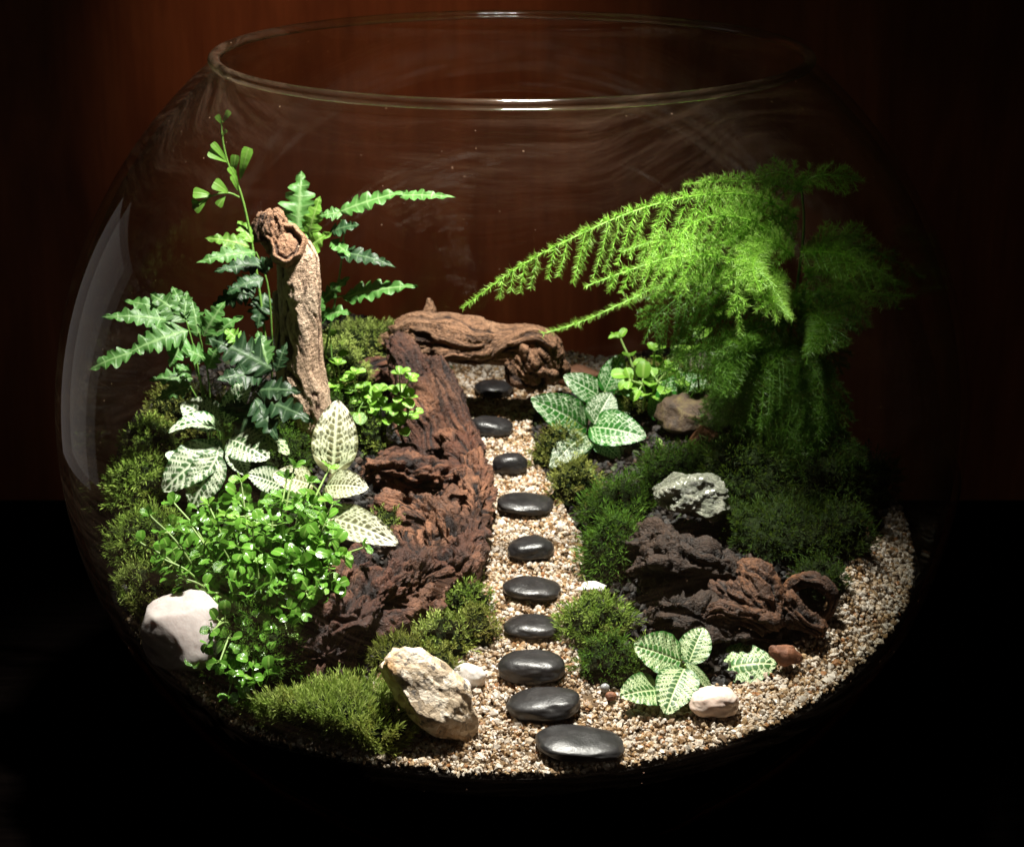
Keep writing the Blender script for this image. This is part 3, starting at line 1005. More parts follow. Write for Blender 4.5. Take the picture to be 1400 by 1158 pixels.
# dark root wood on the right
root = thing('dark_driftwood', 'dark knobbly wet driftwood root with orange worn ridges, right of the path', 'driftwood', tuple(gnd(1040, 880)))
wood(root, 'root_mass', M['wood_dark'], [
    skg((880, 780, 34, 2), (930, 775, 40, 2), (985, 790, 38, 2), (1030, 815, 26, 0), (1080, 845, 22, 0)),
    skg((900, 830, 28, 2), (950, 845, 26, 2), (1010, 868, 20, 0), (1065, 880, 20, 0)),
    skg((870, 740, 22, 2), (900, 750, 30, 2), (950, 755, 28, 2))],
    voxel=.0055, amp=.013, along=4, across=22, amp2=.018, f2=14, seed=41, pits=.05, flake=.03)
wood(root, 'knob', M['wood_rust'], [
    skg((1012, 775, 14, 40), (1028, 790, 28, 40), (1040, 812, 28, 34), (1052, 838, 22, 24)),
    skg((980, 800, 10, 30), (1000, 812, 17, 34), (1028, 830, 18, 34), (1060, 848, 18, 24)),
    skg((962, 848, 12, 16), (985, 838, 20, 24), (1014, 846, 18, 24), (1045, 862, 16, 12)),
    skg((1045, 815, 10, 26), (1075, 832, 18, 24), (1105, 855, 18, 14), (1125, 868, 12, 8))],
    voxel=.0040, amp=.012, along=1.2, across=30, amp2=.010, f2=14, seed=44, flake=.008)


def ring_root():
    u = psz(at(1108, 812, -.42)); th = np.linspace(-1.1, pi + 1.2, 16)
    return [(at(1106 + 32 * cos(t), 822 - 30 * sin(t), -.40 - .03 * cos(t)), (9 + 3.5 * sin(t)) * u) for t in th]


wood(root, 'loop', M['wood_rust'], [ring_root()], voxel=.0040, amp=.005, along=3, across=40, amp2=.006, seed=46)
twig = thing('dry_twig', 'thin curved pale twig lying in the shade by the right glass', 'twig', tuple(gnd(1140, 810)))
wood(twig, 'twig_stem', M['wood_arch'], [sk(-.25, (1125, 815, 5), (1150, 790, 6, .05), (1175, 760, 5, .12), (1188, 720, 4, .2), (1192, 690, 2.5, .28))],
     voxel=.004, amp=.003, along=4, across=60, amp2=.003, seed=47)


# ------------------------------------------------------------------ moss
def moss(px, py, w, h, label, mat='moss_mid', length=.024, dens=1.0, seed=0, blades=8, spread=.9, bdepth=.85, width=.0021, lump=.26, lift=0, fine=1.0):
    """px,py centre of the cushion; w,h half width and half height in photo pixels"""
    base = gnd(px, py + h * .45); u = psz(base)
    a = w * u * .93; b = a * bdepth; hz = max(h * u * 1.25, a * .28)
    rng = np.random.default_rng(100 + seed)
    o = thing('moss_cushion', label, 'moss', tuple(base + np.array([0, 0, lift])), 'moss cushions in the bowl')
    n, m = 18, 40; th = np.arange(m) * 2 * pi / m; rows = []

    def dome(d):                                # d: unit directions, upper half
        wob = 1 + lump * fbm(d * 2.6 + seed * 1.7, 3) + .05 * pnoise(d * 9 + seed)
        return d * np.array([a, b, hz]) * wob[:, None]
    for i in range(n):
        ph = (i / (n - 1)) * (pi / 2 + .25) 
        d = np.stack([np.sin(ph) * np.cos(th), np.sin(ph) * np.sin(th), np.cos(ph) + 0 * th], -1)
        rows.append(dome(d) * .93)
    V = np.concatenate(rows) + base + np.array([0, 0, lift]); rr = V - np.array([0, 0, ZC]); rl = np.linalg.norm(rr, axis=1, keepdims=True)
    V = np.where(rl > .935, rr / rl * .935, rr) + np.array([0, 0, ZC])
    MB().add(V, grid_faces(n, m, True)).build('moss_base', M['moss_core'], o)
    area = 2 * pi * ((a * b) ** 1.6 / 2 + ((a * hz) ** 1.6 + (b * hz) ** 1.6) / 4) ** (1 / 1.6)
    ns = int(min(3200, max(60, area * 14000 * dens)))
    d = nrm(rng.normal(size=(ns * 2, 3))); d = d[d[:, 2] > -.12][:ns]; ns = len(d)
    P = dome(d); W = P + base + np.array([0, 0, lift - ZC]); wl = np.linalg.norm(W, axis=1, keepdims=True)
    P = np.where(wl > .945, W / wl * .945, W) - base - np.array([0, 0, lift - ZC])      # pressed against the glass
    Nr = nrm(d / np.array([a, b, hz])); L = length * rng.uniform(.6, 1.25, ns)
    clump = fbm(d * 5 + seed, 3); L *= 1 + .35 * clump
    ax = nrm(Nr * .9 + np.array([0, 0, .55]) + rng.normal(size=(ns, 3)) * .28)
    K = blades
    f = (np.arange(K) / (K - 1)); 
    t1 = nrm(np.cross(ax, rng.normal(size=(ns, 3)))); t2 = np.cross(ax, t1)
    ang = (np.arange(K) * 2.4)[None] + rng.uniform(0, 6.3, (ns, 1))
    out = t1[:, None] * np.cos(ang)[..., None] + t2[:, None] * np.sin(ang)[..., None]
    root = P[:, None] + ax[:, None] * (L[:, None, None] * f[None, :, None] * .75)
    dirn = nrm(ax[:, None] * (.35 + .9 * f[None, :, None]) + out * spread * (1.1 - .75 * f)[None, :, None] + rng.normal(size=(ns, K, 3)) * .15)
    bl = (L[:, None] * .55 * fine * rng.uniform(.7, 1.2, (ns, K)))[..., None]
    side = nrm(np.cross(dirn, ax[:, None] + .3 * rng.normal(size=(ns, K, 3))))
    wv = width
    p0 = root - side * wv * .25; p1 = root + dirn * bl * .45 + side * wv * .5; p2 = root + dirn * bl - np.array([0, 0, 1]) * bl * .12; p3 = root + dirn * bl * .45 - side * wv * .5
    Vb = np.stack([p0, p1, p2, p3], 2).reshape(-1, 3) + base + np.array([0, 0, lift])
    q = np.arange(ns * K) * 4
    rn = np.clip(.45 + .8 * clump + rng.uniform(-.25, .25, ns), 0, 1)
    A = np.zeros((ns, K, 4, 4)); A[..., 0] = rn[:, None, None]; A[..., 1] = (rng.random(ns) < .14)[:, None, None] * 1.0
    ff = np.broadcast_to(f[None, :, None], (ns, K, 4)); A[..., 2] = np.clip(ff * .75 + np.array([0, .15, .35, .15]), 0, 1)
    mb = MB(); mb.add(Vb, np.stack([q, q + 1, q + 2, q + 3], -1), A.reshape(-1, 4))
    tag(mb.build('moss_shoots', M[mat], o, smooth=False), kind='stuff')
    return o


MOSS = [
    (455, 984, 106, 52, 'wide bright green cushion of tall moss at the very front, left of the speckled rock', dict(mat='moss_light', length=.026, dens=1.5, blades=9, spread=.7, width=.0024, lump=.3)),
    (545, 965, 26, 30, 'small moss tuft squeezed between the front cushion and the speckled rock', dict(mat='moss_light', length=.028, spread=.6)),
    (548, 893, 42, 24, 'pale moss tuft behind the top of the speckled rock beside the red driftwood', dict(mat='moss_olive', length=.024, spread=.7)),
    (600, 915, 26, 34, 'olive moss strip hanging between the speckled rock and the white pebbles', dict(mat='moss_olive', length=.020, spread=.7)),
    (606, 870, 42, 32, 'rounded grey green moss cushion at the foot of the red driftwood', dict(mat='moss_light', length=.018, width=.0026)),
    (646, 856, 32, 30, 'grey green moss cushion touching the left edge of the path', dict(mat='moss_olive', length=.018, width=.0026)),
    (642, 822, 30, 26, 'deep green moss cushion left of the path, above the grey green one', dict(mat='moss_mid', length=.018, width=.0026)),
    (640, 785, 18, 22, 'small dark moss tuft under the overhang of the red driftwood', dict(mat='moss_olive', length=.014)),
    (812, 848, 46, 34, 'star shaped moss cushion right of the path below the angular white pebble', dict(mat='moss_mid', length=.026, width=.0026)),
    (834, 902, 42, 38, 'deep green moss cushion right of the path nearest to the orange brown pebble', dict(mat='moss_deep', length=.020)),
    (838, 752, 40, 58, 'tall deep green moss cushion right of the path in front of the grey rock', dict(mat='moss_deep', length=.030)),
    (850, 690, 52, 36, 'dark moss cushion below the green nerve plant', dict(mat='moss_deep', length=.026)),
    (762, 612, 34, 40, 'olive moss cushion hanging over the path under the green nerve plant', dict(mat='moss_olive', length=.020)),
    (785, 660, 34, 40, 'shaded moss cushion between the path and the dark moss', dict(mat='moss_olive', length=.020)),
    (208, 602, 42, 34, 'dark moss cushion against the left glass below the lobed fern', dict(mat='moss_mid', length=.020)),
    (262, 560, 60, 40, 'dim moss cushion behind the white veined nerve plant', dict(mat='moss_olive', length=.020)),
    (192, 662, 46, 44, 'feathery bright moss cushion by the left glass, level with the creeper top', dict(mat='moss_mid', length=.024, width=.0026, dens=1.3)),
    (206, 735, 54, 42, 'dim green moss cushion by the left glass left of the creeper', dict(mat='moss_mid', length=.024)),
    (206, 800, 48, 34, 'yellow green moss cushion above the quartz rock', dict(mat='moss_light', length=.022)),
    (196, 842, 34, 28, 'lowest yellowish moss tuft between the quartz rock and the left glass', dict(mat='moss_olive', length=.018)),
    (500, 468, 62, 30, 'pale yellow green moss cushion at the back left of the driftwood arch', dict(mat='moss_light', length=.020)),
    (462, 505, 44, 44, 'moss cushion right behind the upright stump', dict(mat='moss_light', length=.018)),
    (505, 592, 26, 34, 'round moss ball between the cream leaf and the red driftwood', dict(mat='moss_mid', length=.014)),
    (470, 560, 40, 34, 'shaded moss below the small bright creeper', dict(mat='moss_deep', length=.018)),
    (528, 715, 22, 24, 'grey green moss tuft beside the lowest cream leaf', dict(mat='moss_light', length=.018)),
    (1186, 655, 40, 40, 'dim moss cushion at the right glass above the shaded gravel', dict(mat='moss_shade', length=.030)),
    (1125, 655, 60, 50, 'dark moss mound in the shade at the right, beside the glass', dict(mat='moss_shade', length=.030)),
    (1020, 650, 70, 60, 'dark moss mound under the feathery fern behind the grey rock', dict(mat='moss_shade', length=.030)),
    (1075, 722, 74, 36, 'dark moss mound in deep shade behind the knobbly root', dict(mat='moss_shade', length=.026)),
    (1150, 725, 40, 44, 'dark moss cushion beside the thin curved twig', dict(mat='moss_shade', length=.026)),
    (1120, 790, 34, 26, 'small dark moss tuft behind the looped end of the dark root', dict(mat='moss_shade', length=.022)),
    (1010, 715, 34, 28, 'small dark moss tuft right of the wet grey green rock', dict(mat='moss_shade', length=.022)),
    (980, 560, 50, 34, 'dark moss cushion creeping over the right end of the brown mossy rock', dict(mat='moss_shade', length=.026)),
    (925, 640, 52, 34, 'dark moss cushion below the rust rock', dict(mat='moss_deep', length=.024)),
    (895, 905, 34, 34, 'dark moss tuft behind the cream veined nerve plant', dict(mat='moss_mid', length=.018)),
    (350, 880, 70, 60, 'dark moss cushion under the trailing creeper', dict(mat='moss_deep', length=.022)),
    (350, 985, 40, 26, 'dim moss tuft at the front glass left of the wide cushion', dict(mat='moss_mid', length=.018)),
    (905, 530, 70, 34, 'moss cushion behind the green nerve plant', dict(mat='moss_olive', length=.022)),
    (370, 600, 70, 50, 'dark moss cushion around the foot of the upright stump', dict(mat='moss_deep', length=.020)),
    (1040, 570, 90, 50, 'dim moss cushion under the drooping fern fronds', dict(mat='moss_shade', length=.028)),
]
for i, (x, y, w, h, lb, kw) in enumerate(MOSS):
    moss(x, y, w, h, lb, seed=i, **kw)


# ------------------------------------------------------------------ leaves
def leaf_surface(base, tip, width, normal, wfun, ns, nu, bend=.0, fold=.0, wave=.0, wavef=5, skew=0.0, tipdroop=0.0, seed=0, side_bend=0.0, vein=None, bulge=0.0):
    base, tip = np.asarray(base, float), np.asarray(tip, float)
    L = np.linalg.norm(tip - base); t = (tip - base) / L
    b = nrm(np.cross(normal, t)); n = np.cross(t, b)
    s = np.linspace(0, 1, ns); u = np.linspace(-1, 1, nu)
    Sg, U = np.meshgrid(s, u, indexing='ij')
    w = wfun(Sg, U) * width / 2
    x = U * w
    along = Sg + skew * np.abs(U) * (1 - Sg) * w / L * 1.0
    z = bend * L * 4 * Sg * (1 - Sg) - tipdroop * L * Sg ** 2 + fold * np.abs(x) - .0 + wave * width * np.sin(Sg * wavef * 2 * pi + U * 1.5 + seed) * np.abs(U) ** 1.5
    if vein is not None: z = z + bulge * width * (1 - vein)
    V = base + along[..., None] * L * t + (x + side_bend * L * Sg * (1 - Sg) * 4)[..., None] * b + z[..., None] * n
    return V.reshape(-1, 3), grid_faces(ns, nu), Sg, U


def seg_dist(P, a, b):
    ab = b - a; t = np.clip(((P - a) @ ab) / (ab @ ab + 1e-9), 0, 1)
    return np.linalg.norm(P - (a + t[:, None] * ab), axis=1)


def oval(s, u=None):
    return (np.clip(np.sin(pi * np.clip(s, 0, 1) ** .80), 0, 1)) ** .62 * (1 - .10 * s)


def vein_pattern(seed, net=True, thick=1.0, ns=80, nu=60, nv=8, aspect=.62):
    """distance-drawn network of veins over a leaf; returns a mask on the leaf grid"""
    rng = np.random.default_rng(seed)
    s = np.linspace(0, 1, ns); u = np.linspace(-1, 1, nu); Sg, U = np.meshgrid(s, u, indexing='ij')
    W = oval(Sg) * aspect / 2
    P = np.stack([U * W, Sg], -1).reshape(-1, 2)

    def pt(uu, ss):
        return np.array([uu * oval(np.array(ss)) * aspect / 2, ss])
    segs = [(pt(0, 0), pt(0, .96), .016 * thick, .006)]
    for sd in (-1, 1):
        prev = None
        for i in range(nv + 1):
            s0 = .03 + (i + (.35 if sd > 0 else 0)) * .86 / nv + rng.uniform(-.01, .01)
            reach = .20 * (1 - .45 * s0)
            line = []
            for k in range(8):
                f = k / 7
                line.append(pt(sd * f * .95, min(.985, s0 + reach * (f ** 1.35) + (.012 * rng.uniform(-1, 1) if 0 < k < 7 else 0))))
            for k in range(7):
                segs.append((line[k], line[k + 1], .0105 * thick * (1 - .45 * k / 7), .0))
            # forks towards the margin
            for kf in ((3, 5) if net else (2, 3, 4, 5)):
                for dr in ((1,) if net else (1, -1)):
                    e = line[kf] + np.array([sd * .030 * aspect / .62, .042 * dr + .012])
                    e2 = e + np.array([sd * .030, .020 * dr + .010])
                    segs.append((line[kf], e, .0075 * thick, 0)); segs.append((e, e2, .006 * thick, 0))
            if prev is not None and net:
                for kf in (2, 3, 4, 5, 6):
                    j = min(7, kf + (1 if rng.random() < .5 else 0))
                    mid = (line[kf] + prev[j]) / 2 + rng.uniform(-.008, .008, 2)
                    segs.append((line[kf], mid, .0065 * thick, 0)); segs.append((mid, prev[j], .0065 * thick, 0))
            prev = line
    Mk = np.zeros(len(P))
    for a, b, th, _ in segs:
        d = seg_dist(P, a, b); Mk = np.maximum(Mk, 1 - np.clip((d - th * .55) / (th * .75), 0, 1))
    return Mk.reshape(ns, nu)


VP = {('net', k): vein_pattern(k, True, .44, nv=9) for k in range(4)}
VP.update({('white', k): vein_pattern(10 + k, False, 1.15, nv=9) for k in range(4)})
VP.update({('cream', k): vein_pattern(20 + k, True, 1.3, nv=10) for k in range(4)})
VP.update({('lime', k): vein_pattern(30 + k, False, .82, nv=9) for k in range(4)})
VP.update({('dim', k): vein_pattern(40 + k, True, .45, nv=7) for k in range(1)})


def to_cam(p): return nrm(CAM - p)


def nerve_leaf(parent, b, t, w, pat, mat, Y0, Y1=None, facing=.65, bend=.06, fold=.15, droop=.0, k=0, wave=.015, ns=80, nu=60, label=None, twist=0):
    B = at(b[0], b[1], Y0); T = at(t[0], t[1], Y1 if Y1 is not None else Y0)
    c = (B + T) / 2; n = nrm(to_cam(c) * facing + np.array([twist, 0, 1]) * (1 - facing))
    if pat != 'dim': k = int(b[0] * 7 + b[1] * 3 + t[0]) % 4
    vm = VP[(pat, k)]
    V, F, S_, U_ = leaf_surface(B, T, w * psz(c), n, lambda s, u: oval(s), ns, nu, bend=bend, fold=fold, wave=wave, tipdroop=droop, vein=vm, bulge=.022, seed=k * 2 + b[0])
    A = np.stack([np.full(ns * nu, random.random()), vm.ravel(), S_.ravel(), 0 * vm.ravel()], -1)
    o = MB().add(V, F, A).build('leaf', M[mat], parent)
    if label: o['label'] = label
    return o


def stem(parent, pts, r, mat='stem', name='stem', m=14, n=7):
    mb = MB(); P = np.array([np.asarray(p) if max(abs(np.asarray(p, float))) < 9 else at(*p) for p in pts]); u = psz(P[0])
    R = np.linspace(r, r * .7, len(P)) * u
    tube(mb, P, R, n=n, m=m, A=(random.random(), 0, 0, 0))
    return mb.build(name, M[mat], parent)


def nerve_plant(label, base_px, Y, leaves, stems, cat='plant'):
    g = gnd(*base_px)
    o = thing('nerve_plant', label, cat, tuple(g), 'nerve plants with veined leaves')
    for s_ in stems: stem(o, [tuple(g)] + s_[1:] if s_[0] is None else s_, 2.6, 'stem_pale')
    for lf in leaves: nerve_leaf(o, *lf[:5], Y0=Y + lf[5], Y1=Y + lf[6], k=lf[7] if len(lf) > 7 else 0, **(lf[8] if len(lf) > 8 else {}))
    return o


YB = .40
nerve_plant('nerve plant with green leaves netted by fine white veins, right of the path far back', (808, 650), YB, [
    ((802, 586), (725, 545), 58, 'net', 'nerve_green', 0, -.06, 0, dict(facing=.75, bend=.08)),
    ((812, 580), (836, 537), 46, 'net', 'nerve_white', -.03, .02, 1, dict(facing=.85, bend=.05)),
    ((806, 584), (884, 598), 56, 'net', 'nerve_green', -.02, -.10, 1, dict(facing=.72, bend=.09)),
    ((803, 596), (752, 640), 46, 'net', 'nerve_white', -.02, -.14, 0, dict(facing=.7, bend=.16)),
    ((826, 536), (851, 484), 36, 'net', 'nerve_green', .05, .08, 0, dict(facing=.8)),
    ((824, 545), (770, 514), 40, 'dim', 'nerve_green', .06, .06, 0, dict(facing=.7, label='leaf with barely visible veins')),
    ((838, 536), (898, 548), 22, 'dim', 'nerve_green', .05, .0, 0, dict(facing=.5, bend=.15)),
    ((828, 634), (866, 616), 30, 'net', 'nerve_white', -.06, -.08, 0, dict(facing=.5, label='small dull leaf in the shade')),
    ((792, 575), (800, 545), 26, 'net', 'nerve_white', .05, .08, 1, dict(facing=.5)),
    ((812, 598), (848, 628), 34, 'net', 'nerve_green', -.03, -.09, 1, dict(facing=.6)),
    ((800, 602), (792, 632), 26, 'net', 'nerve_green', -.03, -.08, 1, dict(facing=.6)),
    ((832, 560), (872, 556), 32, 'net', 'nerve_green', .03, .03, 1, dict(facing=.6)),
    ((842, 640), (880, 634), 26, 'net', 'nerve_green', -.06, -.08, 1, dict(facing=.5)),
], [[None, (806, 620, YB), (806, 588, YB - .02)], [(806, 600, YB), (818, 560, YB + .03), (828, 535, YB + .05)], [(810, 640, YB - .03), (822, 640, YB - .05), (830, 633, YB - .06)]])
nerve_plant('shaded nerve plant with one large arching leaf beside the brown mossy rock', (905, 610), .36, [
    ((902, 566), (966, 514), 56, 'net', 'nerve_green', 0, .02, 1, dict(facing=.7, bend=.14, fold=.3)),
    ((896, 575), (890, 540), 18, 'dim', 'nerve_green', 0, .02, 0, dict(facing=.5)),
    ((900, 590), (916, 606), 22, 'net', 'nerve_white', -.02, -.04, 0, dict(facing=.6)),
], [[None, (900, 590, .36), (901, 566, .36)]])
YF = -.58
nerve_plant('nerve plant with broad cream veins in front of the dark driftwood', (935, 940), YF, [
    ((930, 904), (866, 882), 66, 'lime', 'nerve_lime', 0, .0, 0, dict(facing=.6, bend=.04)),
    ((941, 908), (962, 858), 48, 'lime', 'nerve_lime', .02, .08, 1, dict(facing=.6)),
    ((938, 905), (976, 948), 16, 'lime', 'nerve_lime', 0, -.03, 0, dict(facing=.5)),
    ((936, 914), (910, 977), 62, 'lime', 'nerve_lime', -.02, -.12, 1, dict(facing=.6, bend=.08)),
    ((906, 944), (847, 952), 58, 'lime', 'nerve_lime', -.04, -.10, 0, dict(facing=.55, bend=.06)),
    ((950, 925), (968, 940), 14, 'lime', 'nerve_lime', 0, -.02, 0, dict(facing=.5)),
], [[None, (940, 925, YF), (937, 908, YF)], [(940, 935, YF), (925, 935, YF - .02), (906, 944, YF - .04)]])
nerve_plant('lone arching cream veined leaf of a nerve plant left of the rust coloured chip', (1000, 950), -.52, [
    ((978, 920), (1062, 908), 74, 'lime', 'nerve_lime', 0, -.02, 1, dict(facing=.55, bend=.14, fold=-.1)),
    ((1022, 972), (1064, 950), 34, 'lime', 'nerve_green', -.06, -.08, 0, dict(facing=.6, label='dim lower leaf in the shade')),
], [[None, (985, 940, -.52), (981, 922, -.52)]])
YL = .02
nerve_plant('nerve plant with white feathery veined leaves above the left creeper', (305, 650), YL, [
    ((302, 584), (248, 552), 54, 'white', 'nerve_white', .02, .05, 0, dict(facing=.6, bend=.1)),
    ((308, 592), (230, 592), 34, 'white', 'nerve_green', 0, -.04, 1, dict(facing=.35, bend=.22, fold=.5)),
    ((306, 578), (344, 514), 34, 'white', 'nerve_green', .03, .08, 0, dict(facing=.7, fold=.5)),
    ((302, 612), (222, 672), 62, 'white', 'nerve_white', -.02, -.10, 1, dict(facing=.65, bend=.16)),
    ((298, 622), (262, 694), 54, 'white', 'nerve_white', -.06, -.12, 0, dict(facing=.7, bend=.08)),
    ((314, 600), (368, 628), 56, 'white', 'nerve_white', -.01, -.07, 0, dict(facing=.7, bend=.1)),
    ((345, 586), (396, 622), 32, 'white', 'nerve_lime', .03, -.02, 1, dict(facing=.6, bend=.14, label='leaf with bright green margins')),
    ((300, 600), (278, 640), 30, 'dim', 'nerve_green', .03, .02, 0, dict(facing=.6)),
    ((318, 610), (336, 650), 36, 'white', 'nerve_white', -.04, -.08, 1, dict(facing=.6)),
    ((262, 640), (226, 620), 30, 'white', 'nerve_green', .0, .0, 1, dict(facing=.5)),
], [[None, (306, 620, YL), (306, 590, YL)], [(306, 600, YL), (330, 590, YL + .02), (345, 586, YL + .03)]])
YM = -.06
nerve_plant('nerve plant with four cream pink net veined leaves beside the red driftwood', (440, 730), YM, [
    ((455, 648), (462, 547), 66, 'cream', 'nerve_cream', 0, .07, 0, dict(facing=.85, bend=.03, fold=.1)),
    ((446, 664), (504, 668), 46, 'cream', 'nerve_cream', -.01, -.06, 1, dict(facing=.7, bend=.10)),
    ((440, 706), (545, 744), 54, 'cream', 'nerve_cream', -.04, -.14, 0, dict(facing=.72, bend=.12)),
    ((428, 664), (372, 650), 44, 'cream', 'nerve_cream', 0, -.03, 1, dict(facing=.7, bend=.10)),
    ((385, 664), (338, 648), 40, 'white', 'nerve_white', .0, -.02, 1, dict(facing=.7, bend=.08)),
], [[None, (442, 690, YM), (455, 648, YM)], [(444, 700, YM), (442, 680, YM), (446, 664, YM)], [(442, 695, YM), (436, 675, YM), (428, 664, YM)],
    [(442, 720, YM - .03), (438, 712, YM - .04), (442, 706, YM - .04)]])


# lobed ferns -----------------------------------------------------
def lobed_leaf(parent, b, t, w, nl, Y0, Y1, mat, facing=.6, bend=.08, deep=.62, droop=0, fold=.12, name='leaflet'):
    B = at(b[0], b[1], Y0); T = at(t[0], t[1], Y1); c = (B + T) / 2; nl = int(nl * 1.2 + .5); w = w * 1.04
    n = nrm(to_cam(c) * facing + np.array([0, 0, 1]) * (1 - facing))

    def wf(s, u):
        env = np.sin(pi * np.clip(s, 0, 1) ** .62) ** .75 * (1 - .25 * s) + .02
        lob = np.abs(np.sin(pi * nl * (s + .02 * u + .012 * np.sin(7 * s + b[0])))) ** .6 * (.85 + .15 * np.sin(s * 23 + b[1] + 2 * np.sign(u)))
        return env * ((1 - deep) + deep * lob) * (1 + .05 * np.sin(s * nl * 4 * pi + u))
    ns, nu = nl * 8 + 6, 11
    V, F, S_, U_ = leaf_surface(B, T, w * psz(c), n, wf, ns, nu, bend=bend, fold=fold, wave=.06, wavef=nl * .5, skew=.5, tipdroop=droop, seed=b[0])
    vm = np.maximum(1 - np.clip(np.abs(U_) / .10, 0, 1), .7 * (1 - np.clip(np.abs(((S_ * nl) % 1) - .5) / .10, 0, 1)) * (np.abs(U_) < .85))
    A = np.stack([np.full(ns * nu, random.random()), vm.ravel(), S_.ravel(), 0 * S_.ravel()], -1)
    return MB().add(V, F, A).build(name, M[mat], parent)


def lobed_fern(label, base_px, fronds, mat='fern_light', group='lobed ferns at the left'):
    g = gnd(*base_px); o = thing('lobed_fern', label, 'fern', tuple(g), group)
    for (st, leaves) in fronds:
        if st: s_ = stem(o, [tuple(g)] + st, 1.6, 'stem_dark' if mat == 'fern_dark' else 'stem', name='frond_stem', m=18)
        for lf in leaves:
            b, t, w, nl, Y0, Y1 = lf[:6]; kw = lf[6] if len(lf) > 6 else {}
            lobed_leaf(s_ if st else o, b, t, w, nl, Y0, Y1, kw.pop('mat', mat), **kw)
    return o


Y1_ = .30
lobed_fern('tall light green lobed fern fanning out behind the upright stump', (430, 560), [
    ([(415, 480, Y1_), (412, 400, Y1_), (406, 330, Y1_)], [((406, 335), (412, 234), 66, 6, Y1_, Y1_ + .06, dict(facing=.8)), ((412, 352), (452, 318), 44, 4, Y1_ - .05, Y1_ - .08, dict(mat='fern_sprig')),
                                                     ((420, 330), (438, 268), 34, 4, Y1_, Y1_, dict(mat='fern_sprig'))]),
    ([(445, 480, Y1_), (462, 390, Y1_), (470, 320, Y1_), (462, 290, Y1_)], [((465, 290), (556, 262), 34, 5, Y1_, Y1_ - .02, dict(bend=.05)), ((545, 268), (623, 270), 20, 5, Y1_ - .02, Y1_ - .06, dict(bend=.04)),
                                                                    ((470, 292), (436, 296), 24, 3, Y1_, Y1_), ((452, 318), (492, 308), 30, 4, Y1_, Y1_ - .03, dict(mat='fern_dark')),
                                                                    ((460, 345), (542, 366), 30, 6, Y1_, Y1_ - .05, dict(mat='fern_dark')), ((452, 330), (480, 352), 26, 3, Y1_, Y1_ - .06)]),
    ([(436, 480, Y1_), (438, 440, Y1_), (446, 412, Y1_), (472, 404, Y1_)], [((468, 408), (571, 391), 38, 6, Y1_, Y1_ - .06, dict(bend=.06)), ((440, 412), (480, 378), 26, 4, Y1_, Y1_), ((440, 432), (480, 428), 32, 3, Y1_, Y1_ - .05),
                                                                    ((436, 445), (440, 405), 24, 3, Y1_ - .02, Y1_ - .02)]),
])
lobed_fern('mid green lobed fern leaning left behind the top of the stump', (370, 560), [
    ([(372, 470, .26), (366, 390, .26), (350, 345, .26)], [((350, 345), (268, 360), 32, 6, .26, .2, {}), ((342, 338), (280, 326), 30, 4, .26, .26, dict(mat='fern_sprig')), ((345, 332), (325, 302), 30, 3, .27, .3, dict(mat='fern_sprig')),
                                                     ((372, 362), (292, 372), 34, 6, .22, .16, dict(mat='fern_dark')), ((360, 380), (310, 402), 36, 4, .26, .22, dict(mat='fern_dark')), ((356, 372), (378, 352), 30, 3, .2, .18, dict(mat='fern_dark')),
                                                     ((350, 395), (290, 420), 44, 5, .3, .26, dict(mat='fern_dark')), ((362, 400), (352, 450), 44, 4, .3, .26, dict(mat='fern_dark'))]),
])
Y2 = .10
lobed_fern('dark green lobed fern reaching out to the left glass', (290, 640), [
    ([(280, 560, Y2), (268, 490, Y2), (255, 440, Y2)], [((256, 440), (205, 402), 50, 5, Y2, Y2 + .04, {}), ((240, 440), (138, 434), 38, 6, Y2, Y2 - .05, {}), ((255, 436), (236, 392), 36, 4, Y2, Y2 + .06, {}), ((240, 450), (190, 468), 46, 4, Y2, Y2 - .05, {}),
                                                  ((252, 432), (256, 398), 20, 3, Y2, Y2 + .05, {}), ((232, 428), (170, 412), 34, 4, Y2 + .03, Y2 + .03, {})]),
    ([(285, 560, Y2), (266, 500, Y2), (250, 468, Y2 - .03)], [((258, 452), (170, 486), 52, 6, Y2 - .04, Y2 - .10, {}), ((182, 482), (122, 506), 34, 3, Y2 - .1, Y2 - .12, {}), ((255, 462), (232, 502), 38, 3, Y2 - .04, Y2 - .08, {})]),
    ([(288, 570, Y2), (284, 510, Y2), (272, 455, Y2)], [((272, 462), (262, 410), 32, 4, Y2, Y2 + .04, dict(mat='fern_light')), ((278, 460), (308, 412), 40, 4, Y2, Y2 + .02, {}), ((280, 470), (332, 432), 36, 4, Y2, Y2, {}), ((282, 492), (246, 476), 36, 4, Y2 - .02, Y2 - .04, dict(mat='fern_light')),
                                                  ((284, 505), (300, 470), 34, 3, Y2 - .03, Y2 - .03, dict(mat='fern_light'))]),
    ([(300, 590, Y2), (270, 545, Y2), (255, 520, Y2)], [((264, 518), (204, 520), 34, 4, Y2, Y2 - .03, {}), ((262, 528), (212, 548), 30, 4, Y2, Y2 - .05, {}), ((262, 515), (240, 498), 26, 3, Y2, Y2, {})]),
])
Y3 = .04
